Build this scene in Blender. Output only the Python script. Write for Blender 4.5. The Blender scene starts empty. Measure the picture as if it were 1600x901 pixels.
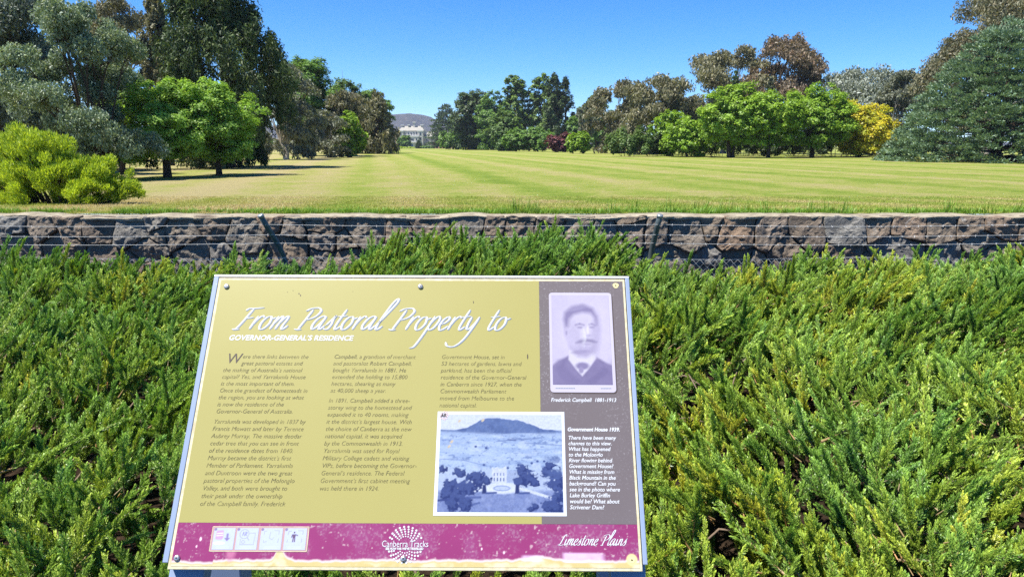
import bpy, math, random
import numpy as np
from mathutils import Vector

# ------------------------------------------------------------------ camera, sky, sun, exposure
SC = bpy.context.scene
COL = SC.collection
R = math.radians

cam_d = bpy.data.cameras.new('camera')
cam_d.sensor_width = 36.0
cam_d.lens = 36.0 * 1090.0 / 1600.0
cam_d.clip_start = 0.05
cam_d.clip_end = 9000.0
cam = bpy.data.objects.new('camera', cam_d)
COL.objects.link(cam)
cam.location = (0, 0, 1.6)
cam.rotation_euler = (R(90 - 11.64), 0, 0)
SC.camera = cam

SUN_EL, SUN_AZ = 65.0, -114.0            # azimuth from +Y towards +X (negative: to the left)
world = bpy.data.worlds.new('World')
SC.world = world
world.use_nodes = True
wn = world.node_tree
wn.nodes.clear()
w_out = wn.nodes.new('ShaderNodeOutputWorld')
w_bg = wn.nodes.new('ShaderNodeBackground')
w_sky = wn.nodes.new('ShaderNodeTexSky')
w_sky.sky_type = 'NISHITA'
w_sky.sun_disc = False
w_sky.sun_elevation = R(SUN_EL)
w_sky.sun_rotation = R(SUN_AZ)
w_sky.altitude = 600
w_sky.air_density = 0.62
w_sky.dust_density = 0.0
w_sky.ozone_density = 6.0
w_hsv = wn.nodes.new('ShaderNodeHueSaturation')
w_hsv.inputs['Saturation'].default_value = 1.27
wn.links.new(w_sky.outputs[0], w_hsv.inputs['Color'])
wn.links.new(w_hsv.outputs[0], w_bg.inputs['Color'])
w_bg.inputs['Strength'].default_value = 0.110
wn.links.new(w_bg.outputs[0], w_out.inputs['Surface'])

sun_d = bpy.data.lights.new('sun', 'SUN')
sun_d.energy = 4.9
sun_d.angle = R(0.53)
sun_d.color = (1.0, 0.955, 0.88)
sun = bpy.data.objects.new('sun', sun_d)
COL.objects.link(sun)
sdir = Vector((math.cos(R(SUN_EL)) * math.sin(R(SUN_AZ)), math.cos(R(SUN_EL)) * math.cos(R(SUN_AZ)), math.sin(R(SUN_EL))))
sun.rotation_euler = (-sdir).to_track_quat('-Z', 'Y').to_euler()
sun.location = sdir * 60

SC.view_settings.view_transform = 'Standard'
SC.view_settings.look = 'None'
SC.view_settings.exposure = 1.05
SC.view_settings.gamma = 1.0
SC.view_settings.use_curve_mapping = False
SC.render.engine = 'CYCLES'
SC.cycles.use_denoising = False
SC.cycles.use_adaptive_sampling = False
SC.cycles.max_bounces = 8
SC.cycles.diffuse_bounces = 3
SC.cycles.transmission_bounces = 4
SC.cycles.transparent_max_bounces = 8
SC.cycles.volume_bounces = 0
SC.cycles.caustics_reflective = False
SC.cycles.caustics_refractive = False

rng = np.random.default_rng(7)

# ------------------------------------------------------------------ helpers
def srgb(r, g, b):
    f = lambda c: (c / 255 / 12.92) if c / 255 <= 0.04045 else ((c / 255 + 0.055) / 1.055) ** 2.4
    return (f(r), f(g), f(b))

def _hash(ix, iy, seed):
    h = (ix.astype(np.int64) * 374761393 + iy.astype(np.int64) * 668265263 + seed * 1442695041) & 0x7fffffff
    h = ((h ^ (h >> 13)) * 1274126177) & 0x7fffffff
    return ((h ^ (h >> 16)) & 0xffff) / 65535.0

def vnoise(x, y, seed=0):
    x = np.asarray(x, float); y = np.asarray(y, float)
    ix = np.floor(x); iy = np.floor(y)
    fx = x - ix; fy = y - iy
    fx = fx * fx * (3 - 2 * fx); fy = fy * fy * (3 - 2 * fy)
    a = _hash(ix, iy, seed); b = _hash(ix + 1, iy, seed)
    c = _hash(ix, iy + 1, seed); d = _hash(ix + 1, iy + 1, seed)
    return (a * (1 - fx) + b * fx) * (1 - fy) + (c * (1 - fx) + d * fx) * fy

def fbm(x, y, seed=0, oct=4):
    s = 0; a = 0.5; t = 0
    for k in range(oct):
        s = s + a * vnoise(np.asarray(x) * 2 ** k, np.asarray(y) * 2 ** k, seed + k * 17); t += a; a *= 0.5
    return s / t

WORLD = {}                                # world location of every parent (no rotations on parents)

def mesh_np(name, V, F, col=None, smooth=False, domain='FACE'):
    V = np.asarray(V, np.float32); F = np.asarray(F, np.int32)
    me = bpy.data.meshes.new(name)
    k = F.shape[1]
    me.vertices.add(len(V)); me.vertices.foreach_set('co', V.ravel())
    me.loops.add(F.size); me.loops.foreach_set('vertex_index', F.ravel())
    me.polygons.add(len(F))
    me.polygons.foreach_set('loop_start', np.arange(0, F.size, k, dtype=np.int32))
    me.polygons.foreach_set('loop_total', np.full(len(F), k, np.int32))
    if smooth:
        me.polygons.foreach_set('use_smooth', np.ones(len(F), bool))
    me.update(calc_edges=True)
    if col is not None:
        c = np.ones((len(col), 4), np.float32); c[:, :3] = col
        at_ = me.attributes.new('Col', 'FLOAT_COLOR', domain)
        at_.data.foreach_set('color', c.ravel())
    return me

def add(name, me, mat=None, parent=None, loc=None):
    o = bpy.data.objects.new(name, me)
    COL.objects.link(o)
    if me is not None and mat is not None and not me.materials:
        me.materials.append(mat)
    if parent is not None:
        o.parent = parent
        o.location = -Vector(WORLD[parent.name]) + Vector(loc if loc is not None else (0, 0, 0))
    elif loc is not None:
        o.location = loc
    WORLD[o.name] = tuple(loc) if loc is not None else (0, 0, 0)
    return o

def tag(o, label=None, cat=None, group=None, kind=None):
    if label: o['label'] = label
    if cat: o['category'] = cat
    if group: o['group'] = group
    if kind: o['kind'] = kind
    return o

def thing(name, loc, label, cat, group=None):
    return tag(add(name, None, None, None, loc), label, cat, group)

class MB:
    """collects polygons of one mesh"""
    def __init__(s): s.v = []; s.f = []
    def poly(s, pts):
        b = len(s.v); s.v += [tuple(p) for p in pts]; s.f.append(tuple(range(b, b + len(pts))))
    def box(s, a, b):
        (x0, y0, z0), (x1, y1, z1) = a, b
        k = len(s.v)
        s.v += [(x0, y0, z0), (x1, y0, z0), (x1, y1, z0), (x0, y1, z0), (x0, y0, z1), (x1, y0, z1), (x1, y1, z1), (x0, y1, z1)]
        s.f += [tuple(k + i for i in q) for q in ((0, 3, 2, 1), (4, 5, 6, 7), (0, 1, 5, 4), (1, 2, 6, 5), (2, 3, 7, 6), (3, 0, 4, 7))]
    def tube(s, pts, rad, n=8, caps=True):
        V, F = tube_np(np.asarray(pts, float), np.broadcast_to(np.asarray(rad, float), (len(pts),)), n)
        k = len(s.v); s.v += [tuple(p) for p in V]; s.f += [tuple(k + i for i in q) for q in F]
        if caps:
            s.f.append(tuple(k + i for i in range(n))[::-1]); s.f.append(tuple(k + (len(pts) - 1) * n + i for i in range(n)))
    def build(s, name, mat, parent=None, smooth=False, bevel=0, loc=None):
        me = bpy.data.meshes.new(name); me.from_pydata(s.v, [], s.f); me.update()
        if smooth: me.polygons.foreach_set('use_smooth', np.ones(len(me.polygons), bool))
        o = add(name, me, mat, parent, loc)
        if bevel:
            m = o.modifiers.new('bevel', 'BEVEL'); m.width = bevel; m.segments = 2; m.limit_method = 'ANGLE'
        return o

def tube_np(P, rad, n=6):
    T = np.gradient(P, axis=0)
    T /= np.linalg.norm(T, axis=1)[:, None] + 1e-9
    ref = np.array([0.31, 0.95, 0.05]) if abs(T[0] @ np.array([0.31, 0.95, 0.05])) < 0.85 else np.array([1.0, 0, 0.1])
    A = np.cross(T, ref); A /= np.linalg.norm(A, axis=1)[:, None] + 1e-9
    B = np.cross(T, A)
    th = np.arange(n) * 2 * np.pi / n
    V = P[:, None, :] + rad[:, None, None] * (np.cos(th)[None, :, None] * A[:, None, :] + np.sin(th)[None, :, None] * B[:, None, :])
    i = np.arange(len(P) - 1)[:, None] * n; j = np.arange(n)[None, :]; j2 = (j + 1) % n
    F = np.stack([i + j, i + j2, i + n + j2, i + n + j], -1).reshape(-1, 4)
    return V.reshape(-1, 3), F

def bez(a, b, c, n=7):
    t = np.linspace(0, 1, n)[:, None]
    return (1 - t) ** 2 * np.asarray(a) + 2 * t * (1 - t) * np.asarray(b) + t ** 2 * np.asarray(c)

# ------------------------------------------------------------------ materials
def new_mat(name):
    m = bpy.data.materials.new(name); m.use_nodes = True
    nt = m.node_tree; nt.nodes.clear()
    out = nt.nodes.new('ShaderNodeOutputMaterial')
    return m, nt, out

def N(nt, t, **kw):
    n = nt.nodes.new(t)
    for k, v in kw.items():
        if k in n.inputs.keys() if hasattr(n.inputs, 'keys') else False: n.inputs[k].default_value = v
        else: setattr(n, k, v)
    return n

def ramp(nt, fac, stops):
    r = nt.nodes.new('ShaderNodeValToRGB')
    els = r.color_ramp.elements
    while len(els) < len(stops): els.new(0.5)
    for e, (p, c) in zip(els, stops): e.position = p; e.color = (*c, 1) if len(c) == 3 else c
    nt.links.new(fac, r.inputs[0])
    return r.outputs[0]

def noise(nt, scale, detail=4, rough=0.6, vec=None, dist=0.0):
    n = nt.nodes.new('ShaderNodeTexNoise'); n.inputs['Scale'].default_value = scale
    n.inputs['Detail'].default_value = detail; n.inputs['Roughness'].default_value = rough
    n.inputs['Distortion'].default_value = dist
    if vec is not None: nt.links.new(vec, n.inputs['Vector'])
    return n.outputs['Fac']

def pos(nt):
    return nt.nodes.new('ShaderNodeNewGeometry').outputs['Position']

def math_(nt, op, a, b=None, clamp=False):
    n = nt.nodes.new('ShaderNodeMath'); n.operation = op; n.use_clamp = clamp
    for i, v in enumerate((a, b)):
        if v is None: continue
        if isinstance(v, (int, float)): n.inputs[i].default_value = v
        else: nt.links.new(v, n.inputs[i])
    return n.outputs[0]

def mix(nt, f, a, b, blend='MIX'):
    n = nt.nodes.new('ShaderNodeMix'); n.data_type = 'RGBA'; n.blend_type = blend
    for s, v in ((0, f), (6, a), (7, b)):
        if isinstance(v, (int, float)): n.inputs[s].default_value = v
        elif isinstance(v, tuple): n.inputs[s].default_value = (*v, 1)
        else: nt.links.new(v, n.inputs[s])
    return n.outputs[2]

def bsdf(nt, out, color, rough=0.7, spec=0.3, metal=0.0, bump=None, bump_d=0.01, bump_s=1.0):
    b = nt.nodes.new('ShaderNodeBsdfPrincipled')
    if isinstance(color, tuple): b.inputs['Base Color'].default_value = (*color, 1)
    else: nt.links.new(color, b.inputs['Base Color'])
    if isinstance(rough, (int, float)): b.inputs['Roughness'].default_value = rough
    else: nt.links.new(rough, b.inputs['Roughness'])
    b.inputs['Specular IOR Level'].default_value = spec
    b.inputs['Metallic'].default_value = metal
    if bump is not None:
        bp = nt.nodes.new('ShaderNodeBump'); bp.inputs['Distance'].default_value = bump_d; bp.inputs['Strength'].default_value = bump_s
        nt.links.new(bump, bp.inputs['Height']); nt.links.new(bp.outputs[0], b.inputs['Normal'])
    nt.links.new(b.outputs[0], out.inputs['Surface'])
    return b

def simple(name, color, rough=0.6, spec=0.3, metal=0.0, var=0.15, scale=20.0, bump=0.0):
    m, nt, out = new_mat(name)
    f = noise(nt, scale, 4, 0.6, pos(nt))
    c = mix(nt, f, tuple(x * (1 - var) for x in color), tuple(min(1, x * (1 + var)) for x in color))
    bsdf(nt, out, c, rough, spec, metal, f if bump else None, bump or 0.01)
    return m

def attr_col(nt, name='Col'):
    a = nt.nodes.new('ShaderNodeAttribute'); a.attribute_name = name
    return a.outputs['Color']

def leaf_mat(name, trans=0.4, gloss=0.06, rough=0.45, tint=None):
    """leaf: diffuse + translucency + a little sheen; colours come per leaf from the mesh"""
    m, nt, out = new_mat(name)
    c = attr_col(nt)
    if tint: c = tint(nt, c)
    d = nt.nodes.new('ShaderNodeBsdfDiffuse'); nt.links.new(c, d.inputs[0])
    t = nt.nodes.new('ShaderNodeBsdfTranslucent')
    tc = mix(nt, 1.0, c, (1.25, 1.2, 0.55), 'MULTIPLY'); nt.links.new(tc, t.inputs[0])
    ms = nt.nodes.new('ShaderNodeMixShader'); ms.inputs[0].default_value = trans
    nt.links.new(d.outputs[0], ms.inputs[1]); nt.links.new(t.outputs[0], ms.inputs[2])
    g = nt.nodes.new('ShaderNodeBsdfGlossy'); g.inputs['Roughness'].default_value = rough
    m2 = nt.nodes.new('ShaderNodeMixShader'); m2.inputs[0].default_value = gloss
    nt.links.new(ms.outputs[0], m2.inputs[1]); nt.links.new(g.outputs[0], m2.inputs[2])
    nt.links.new(m2.outputs[0], out.inputs['Surface'])
    return m

# ------------------------------------------------------------------ ground, lawn, hill
KY = [10.3, 12, 14, 17, 20, 24, 40, 60, 120, 200, 430, 1500, 4000]
KZ = [.60, .52, .42, .27, .17, .14, .12, .10, .05, -.1, -.7, -1.5, -2]
def lawn_z(y): return np.interp(y, KY, KZ)
DY = [-40, 2.0, 4.0, 7.5, 9.9, 10.4]
DZ = [0, 0, -.10, -.5, -.9, -.92]
def ditch_z(y): return np.interp(y, DY, DZ)

def sheet(name, xs, ys, zf, mat, smooth=True):
    X, Y = np.meshgrid(xs, ys); Z = zf(X, Y)
    V = np.stack([X, Y, Z], -1).reshape(-1, 3)
    nx = len(xs); i = np.arange(len(ys) - 1)[:, None] * nx; j = np.arange(nx - 1)[None, :]
    F = np.stack([i + j, i + j + 1, i + nx + j + 1, i + nx + j], -1).reshape(-1, 4)
    o = add(name, mesh_np(name, V, F, smooth=smooth), mat)
    return tag(o, kind='structure')

m, nt, out = new_mat('mown_lawn')
p = pos(nt)
sep = nt.nodes.new('ShaderNodeSeparateXYZ'); nt.links.new(p, sep.inputs[0])
s_ = math_(nt, 'ADD', sep.outputs[0], math_(nt, 'MULTIPLY', sep.outputs[1], 0.197))
wob = math_(nt, 'MULTIPLY', math_(nt, 'SUBTRACT', noise(nt, 0.22, 4, 0.6, p), 0.5), 2.6)
sw = math_(nt, 'ADD', s_, wob)
st = math_(nt, 'SINE', math_(nt, 'MULTIPLY', sw, 2 * math.pi / 3.1))
st2 = math_(nt, 'SINE', math_(nt, 'MULTIPLY', sw, 2 * math.pi / 7.7))
stripe = math_(nt, 'ADD', math_(nt, 'MULTIPLY', st, 0.095), math_(nt, 'MULTIPLY', st2, 0.10))
patch = noise(nt, 0.30, 7, 0.72, p)
fine = noise(nt, 9.0, 5, 0.7, p)
blade = noise(nt, 60.0, 3, 0.7, p)
f = math_(nt, 'ADD', math_(nt, 'ADD', stripe, math_(nt, 'MULTIPLY', patch, 0.80)), math_(nt, 'MULTIPLY', math_(nt, 'SUBTRACT', fine, 0.5), 1.0))
f = math_(nt, 'ADD', f, math_(nt, 'MULTIPLY', math_(nt, 'SUBTRACT', noise(nt, 1.6, 5, 0.7, p), 0.5), 0.75))
f = math_(nt, 'ADD', f, 0.12)
# left of the old mowing line the turf is dry
dry = nt.nodes.new('ShaderNodeMapRange'); dry.inputs['From Min'].default_value = -1.2; dry.inputs['From Max'].default_value = 0.2
nt.links.new(sw, dry.inputs['Value'])
f = math_(nt, 'ADD', f, math_(nt, 'MULTIPLY', math_(nt, 'SUBTRACT', 1.0, dry.outputs[0]), 0.22))
c = ramp(nt, f, [(0.22, (.130, .195, .022)), (0.42, (.205, .262, .040)), (0.60, (.285, .290, .078)), (0.85, (.355, .300, .145))])
c = mix(nt, 0.55, c, mix(nt, blade, (.5, .5, .5), (1.25, 1.25, 1.2)), 'MULTIPLY')
hf = math_(nt, 'ADD', math_(nt, 'MULTIPLY', fine, 0.4), blade)
bsdf(nt, out, c, 0.9, 0.1, 0, hf, 0.06, 0.8)
M_LAWN = m

lx = np.concatenate([-np.geomspace(2500, 60, 10), np.linspace(-50, 50, 41), np.geomspace(60, 2500, 10)])
ly = np.concatenate([np.linspace(10.38, 24, 18), np.geomspace(26, 3300, 34)])
sheet('lawn', lx, ly, lambda X, Y: lawn_z(Y) + np.where(Y > 12, (fbm(X * .05, Y * .05, 3) - .5) * .12 * np.clip((Y - 12) / 20, 0, 1) * np.clip(300 / Y, 0, 1), 0), M_LAWN)

m, nt, out = new_mat('shade_darkened_litter')
p = pos(nt)
f = noise(nt, 14, 6, 0.7, p)
c = ramp(nt, f, [(0.3, (.014, .010, .006)), (0.55, (.045, .029, .018)), (0.8, (.11, .068, .04))])  # litter browns deepened to carry the shade under the juniper
bsdf(nt, out, c, 0.95, 0.1, 0, noise(nt, 45, 5, .7, p), 0.03)
M_SOIL = m
sheet('soil', np.linspace(-30, 30, 61), np.concatenate([np.linspace(-40, 1.4, 20), np.linspace(1.5, 10.4, 50)]),
      lambda X, Y: ditch_z(Y) + (fbm(X * 1.3, Y * 1.3, 5) - .5) * .06, M_SOIL)

m, nt, out = new_mat('haze_greyed_forest')
p = pos(nt)
f = noise(nt, 0.035, 6, 0.7, p)
c = ramp(nt, f, [(0.3, (.022, .026, .026)), (0.55, (.055, .055, .050)), (0.8, (.12, .10, .095))])  # greyed tones carry part of the distance haze in the colour
bsdf(nt, out, c, 1.0, 0.0)
HX = [-2400, -1500, -900, -620, -480, -420, -375, -330, -270, -200, -80, 150, 700, 2400]
HZ = [0, 25, 62, 92, 101, 110, 114, 108, 88, 74, 58, 40, 18, 0]
def hill_z(X, Y):
    prof = np.interp(X, HX, HZ)
    t = np.clip((Y - 2050) / 550, 0, 1); t = t * t * (3 - 2 * t)
    b = np.clip((3250 - Y) / 500, 0, 1)
    return -3 + (prof + 2.0) * t * b + (fbm(X * .02, Y * .02, 9) - .5) * 16 * t * b + (fbm(X * .14, Y * .14, 19) - .5) * 7 * t * b
sheet('hill', np.linspace(-2400, 2400, 420), np.linspace(2050, 3250, 70), hill_z, m)

# the air between here and the hill
mb = MB(); mb.box((-2700, -120, -6), (2700, 3400, 150))
hz = mb.build('haze', None)
m, nt, out = new_mat('summer_haze')
v = nt.nodes.new('ShaderNodeVolumePrincipled')
v.inputs['Color'].default_value = (.74, .80, 1.0, 1); v.inputs['Density'].default_value = 0.00014
v.inputs['Anisotropy'].default_value = 0.2
nt.links.new(v.outputs[0], out.inputs['Volume'])
hz.data.materials.append(m)
tag(hz, kind='stuff')

# ------------------------------------------------------------------ stone retaining wall
WY = 10.0                                   # front of the wall
m, nt, out = new_mat('rough_basalt_stone')
oi = nt.nodes.new('ShaderNodeObjectInfo')
tc = nt.nodes.new('ShaderNodeTexCoord')
vadd = nt.nodes.new('ShaderNodeVectorMath'); vadd.operation = 'ADD'
nt.links.new(pos(nt), vadd.inputs[0])
cx = nt.nodes.new('ShaderNodeCombineXYZ')
nt.links.new(math_(nt, 'MULTIPLY', oi.outputs['Random'], 37.0), cx.inputs[1]); nt.links.new(cx.outputs[0], vadd.inputs[1])
p = vadd.outputs[0]
tone = ramp(nt, oi.outputs['Random'], [(0.0, (.32, .225, .14)), (0.2, (.47, .33, .20)), (0.38, (.40, .325, .24)), (0.55, (.56, .43, .27)), (0.70, (.42, .42, .38)), (0.82, (.56, .33, .165)), (1.0, (.37, .30, .225))])
n1 = noise(nt, 5.5, 7, 0.68, p, 0.6)
n2 = noise(nt, 22, 6, 0.75, p)
c = mix(nt, n1, mix(nt, 0.75, tone, (.03, .024, .02)), mix(nt, 0.4, tone, (.56, .50, .43)))
sp = ramp(nt, n2, [(0.58, (0, 0, 0)), (0.70, (1, 1, 1))])
c = mix(nt, math_(nt, 'MULTIPLY', sp, 0.5), c, (.50, .50, .49))
lich = ramp(nt, noise(nt, 3.1, 5, 0.7, p, 1.2), [(0.60, (0, 0, 0)), (0.68, (1, 1, 1))])
c = mix(nt, math_(nt, 'MULTIPLY', lich, 0.5), c, (.44, .46, .45))
c = mix(nt, 1.0, c, (.70, .70, .70), 'MULTIPLY')
hsum = math_(nt, 'ADD', math_(nt, 'MULTIPLY', n1, 1.6), math_(nt, 'MULTIPLY', n2, 0.6))
bsdf(nt, out, c, 0.85, 0.25, 0, hsum, 0.06, 0.8)
M_STONE = m
M_MORTAR = simple('dark_mortar', (.20, .16, .115), 0.95, 0.1, 0, .4, 8, .03)
m, nt, out = new_mat('pale_capping_mortar')
p = pos(nt)
f = noise(nt, 6, 6, .7, p)
c = ramp(nt, f, [(0.3, (.16, .135, .10)), (0.5, (.33, .285, .205)), (0.75, (.44, .39, .30))])
bsdf(nt, out, c, .95, .1, 0, noise(nt, 40, 5, .7, p), .02)
M_CAP = m

wall = thing('stone_wall', (0, WY + .2, -.9), 'rough dark fieldstone retaining wall holding up the lawn', 'wall')
mb = MB(); mb.box((-12, WY + .05, -1.05), (12, WY + .36, .555))
mb.build('mortar_core', M_MORTAR, wall)
# capping: an uneven strip of pale mortar on the top
nx = 420
xs = np.linspace(-12, 12, nx)
e0 = WY - .015 + (fbm(xs * 3.0, xs * 0, 31) - .5) * .16
zt = .598 + (fbm(xs * 1.6, xs * 0, 33, 5) - .5) * .075
rows = [(e0 + .02, zt - .022 - .05 * fbm(xs * 4, xs * 0, 35)), (e0, zt - .012), (e0 + .015, zt - .004), (e0 + .15, zt + .004 * 0 + .006), (np.full(nx, WY + .40), zt + .004), (np.full(nx, WY + .43), zt - .12)]
V = np.concatenate([np.stack([xs, a, b], -1) for a, b in rows])
i = np.arange(len(rows) - 1)[:, None] * nx; j = np.arange(nx - 1)[None, :]
F = np.stack([i + j, i + j + 1, i + nx + j + 1, i + nx + j], -1).reshape(-1, 4)
add('capping', mesh_np('capping', V, F), M_CAP, wall)

# stones: cells of an uneven diagram, each with its own broken front
def clip(poly, px, pz, nx_, nz_):
    o = []
    for k in range(len(poly)):
        a = poly[k]; b = poly[(k + 1) % len(poly)]
        da = (a[0] - px) * nx_ + (a[1] - pz) * nz_; db = (b[0] - px) * nx_ + (b[1] - pz) * nz_
        if da <= 0: o.append(a)
        if (da < 0 < db) or (db < 0 < da):
            t = da / (da - db); o.append((a[0] + (b[0] - a[0]) * t, a[1] + (b[1] - a[1]) * t))
    return o
r_ = random.Random(12)
X0, X1, Z0, Z1 = -9.0, 9.0, -.62, .597
seeds = []
z = Z0 + .16; row = 0
rows_h = [.52, .46, .36]
for hgt in rows_h:
    x = X0 - r_.random() * .4
    while x < X1 + .4:
        w = hgt * r_.uniform(.65, 1.9)
        seeds.append((x + w / 2, z + r_.uniform(-.30, .30) * hgt * 1.3, r_.uniform(-.05, .05)))
        if r_.random() < .22: seeds.append((x + w * r_.uniform(.2, .8), z + hgt * .5 * r_.uniform(.6, 1.1), 0))
        x += w
    z += hgt * .92
def stone_mesh(poly, cx, cz, k):
    # resample the outline
    per = [math.dist(poly[i], poly[(i + 1) % len(poly)]) for i in range(len(poly))]
    tot = sum(per); n = 40
    pts = []
    for q in range(n):
        d = tot * q / n; i = 0
        while d > per[i]: d -= per[i]; i = (i + 1) % len(poly)
        t = d / max(per[i], 1e-6); a = poly[i]; b = poly[(i + 1) % len(poly)]
        pts.append((a[0] + (b[0] - a[0]) * t, a[1] + (b[1] - a[1]) * t))
    P = np.array(pts)
    P = P * .88 + .06 * (np.roll(P, 1, 0) + np.roll(P, -1, 0))
    P = P + np.stack([vnoise(P[:, 0] * 9, P[:, 1] * 9, k) - .5, vnoise(P[:, 0] * 9, P[:, 1] * 9, k + 50) - .5], -1) * .035
    c = np.array([cx, cz])
    size = math.sqrt(tot * tot / 16)
    planes = [(r_.uniform(-.22, .22), r_.uniform(-.30, .05), r_.uniform(.055, .10)) for _ in range(4)] + [(0, -.12, .09)]
    rings = [(1.0, 0), (.99, .55), (.95, .9), (.86, 1), (.75, 1), (.63, 1), (.51, 1), (.39, 1), (.27, 1), (.14, 1)]
    V = []
    for s, h in rings:
        Q = c + (P - c) * s
        dx, dz = Q[:, 0] - cx, Q[:, 1] - cz
        top = np.min([b + a1 * dx + a2 * dz for a1, a2, b in planes], axis=0)
        top = top + (fbm(Q[:, 0] * 6, Q[:, 1] * 6, k + 90, 3) - .5) * .085 + (vnoise(Q[:, 0] * 24, Q[:, 1] * 24, k + 9) - .5) * .028
        y = WY + .06 - np.maximum(top, .015) * h - (.03 if h else 0)
        V.append(np.stack([dx, y - WY, dz], -1))
    top = min(b for _, _, b in planes)
    V.append(np.array([[0, .03 - top, 0]]))
    nr = len(rings)
    V = np.concatenate(V)
    F = []
    for q in range(nr - 1):
        for i in range(n):
            F.append((q * n + i, q * n + (i + 1) % n, (q + 1) * n + (i + 1) % n, (q + 1) * n + i))
    for i in range(n): F.append(((nr - 1) * n + i, (nr - 1) * n + (i + 1) % n, nr * n, nr * n))
    me = bpy.data.meshes.new('stone')
    me.from_pydata([tuple(v) for v in V], [], [f if f[2] != f[3] else f[:3] for f in F]); me.update()
    return me
for k, (sx, sz, wgt) in enumerate(seeds):
    poly = [(X0, Z0), (X1, Z0), (X1, Z1), (X0, Z1)]
    for q, (ox, oz, ow) in enumerate(seeds):
        if q == k or abs(ox - sx) > 1.8: continue
        dx, dz = ox - sx, oz - sz; d = math.hypot(dx, dz)
        if d < 1e-4: continue
        t = .5 + (wgt - ow) / d
        poly = clip(poly, sx + dx * t, sz + dz * t, dx / d, dz / d)
        if len(poly) < 3: break
        # the joint
    if len(poly) < 3: continue
    cx_ = sum(a for a, _ in poly) / len(poly); cz_ = sum(b for _, b in poly) / len(poly)
    ar = abs(sum(poly[i][0] * poly[(i + 1) % len(poly)][1] - poly[(i + 1) % len(poly)][0] * poly[i][1] for i in range(len(poly)))) / 2
    if ar < .008 or abs(sx) > 8.7: continue
    g_ = .009 / math.sqrt(ar)
    poly = [(cx_ + (a - cx_) * (1 - g_), cz_ + (b - cz_) * (1 - g_)) for a, b in poly]
    add('stone', stone_mesh(poly, cx_, cz_, k * 7), M_STONE, wall, (cx_, WY, cz_))

# ------------------------------------------------------------------ wire fence in front of the wall
M_GALV = simple('weathered_galvanised_steel', (.30, .32, .33), .45, .5, .6, .25, 12)
M_POST = simple('grey_green_post_paint', (.075, .095, .095), .5, .4, .2, .3, 14)
M_WIRE = simple('bright_fence_wire', (.50, .50, .49), .6, .3, 0, .1, 30)
FY = 7.5
fence = thing('wire_fence', (0, FY, -.5), 'low chain link fence with cranked posts and strands of barbed wire', 'fence')
posts = [(-6.65, -.10), (-2.47, -.17), (1.505, .05), (5.62, -.10), (9.6, 0)]
WIR = [(.50, -.02), (.60, -.055), (.69, -.10), (.78, -.15)]
ends = []
for k, (x, lean) in enumerate(posts):
    mb = MB()
    gz = float(ditch_z(FY)) - .15
    pp = [(x, FY, gz), (x, FY, .32), (x + lean * .10, FY, .42), (x + lean * .35, FY - .03, .55), (x + lean * .75, FY - .11, .74), (x + lean, FY - .17, .87)]
    mb.tube(pp, [.030] * 6, 10)
    o = mb.build('post', M_POST, fence, smooth=True)
    mc = MB(); e = np.array(pp[-1]); d = e - np.array(pp[-2]); d /= np.linalg.norm(d)
    mc.tube([e - d * .02, e + d * .008, e + d * .014], [.0325, .0325, .022], 10)
    mc.build('post_cap', M_GALV, o, smooth=True)
    ends.append([np.array(q) for q in pp])
def on_post(q, z):
    for a, b in zip(q, q[1:]):
        if a[2] <= z <= b[2]:
            t = (z - a[2]) / (b[2] - a[2]); return a + (b - a) * t
    return q[-1]
for z in (.565, .66, .775):
    mb = MB(); line = []
    for k in range(len(ends) - 1):
        a, b = on_post(ends[k], z), on_post(ends[k + 1], z)
        for t in np.linspace(0, 1, 13)[:-1]:
            p_ = a + (b - a) * t; p_[2] -= .022 * math.sin(math.pi * t); p_[1] -= .03; line.append(p_)
    mb.tube(line, .0020, 5)
    o = mb.build('barbed_wire', M_WIRE, fence)
    mb = MB(); L = np.array(line)
    for xb in np.arange(-6.5, 9.5, .13):
        c_ = np.array([xb, np.interp(xb, L[:, 0], L[:, 1]), np.interp(xb, L[:, 0], L[:, 2])])
        a_ = r_.uniform(0, 3.1)
        for s in (0, 1.5):
            d_ = np.array([.25, math.cos(a_ + s), math.sin(a_ + s)]) * .013
            mb.tube([c_ - d_, c_ + d_], .0016, 3)
    b_ = mb.build('barb', M_WIRE, o); b_['kind'] = 'stuff'
mb = MB(); mb.tube([(x, FY - .034, .392 + .012 * math.sin(x * 2.1)) for x in np.linspace(-6.9, 9.6, 60)], .0024, 5)
mb.build('top_wire', M_WIRE, fence)
# chain link: zig-zag wires woven side by side
mb = MB(); P_ = .082; zb = -.55; zt_ = .392
nzz = int((zt_ - zb) / (P_ / 2))
x = -6.8; k = 0
VV, FF = [], []; off = 0
while x < 9.6:
    pts = []
    for q in range(nzz + 1):
        s = 1 if (q + k) % 2 else -1
        pts.append((x + s * P_ / 4 * 1.06, FY - .038 + s * .004, zt_ - q * P_ / 2 + .012 * math.sin(x * 2.1)))
    V, F = tube_np(np.array(pts), np.full(len(pts), .0026), 3)
    VV.append(V); FF.append(F + off); off += len(V)
    x += P_ / 2; k += 1
o = add('chain_link', mesh_np('chain_link', np.concatenate(VV), np.concatenate(FF)), M_WIRE, fence); o['kind'] = 'stuff'

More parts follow.
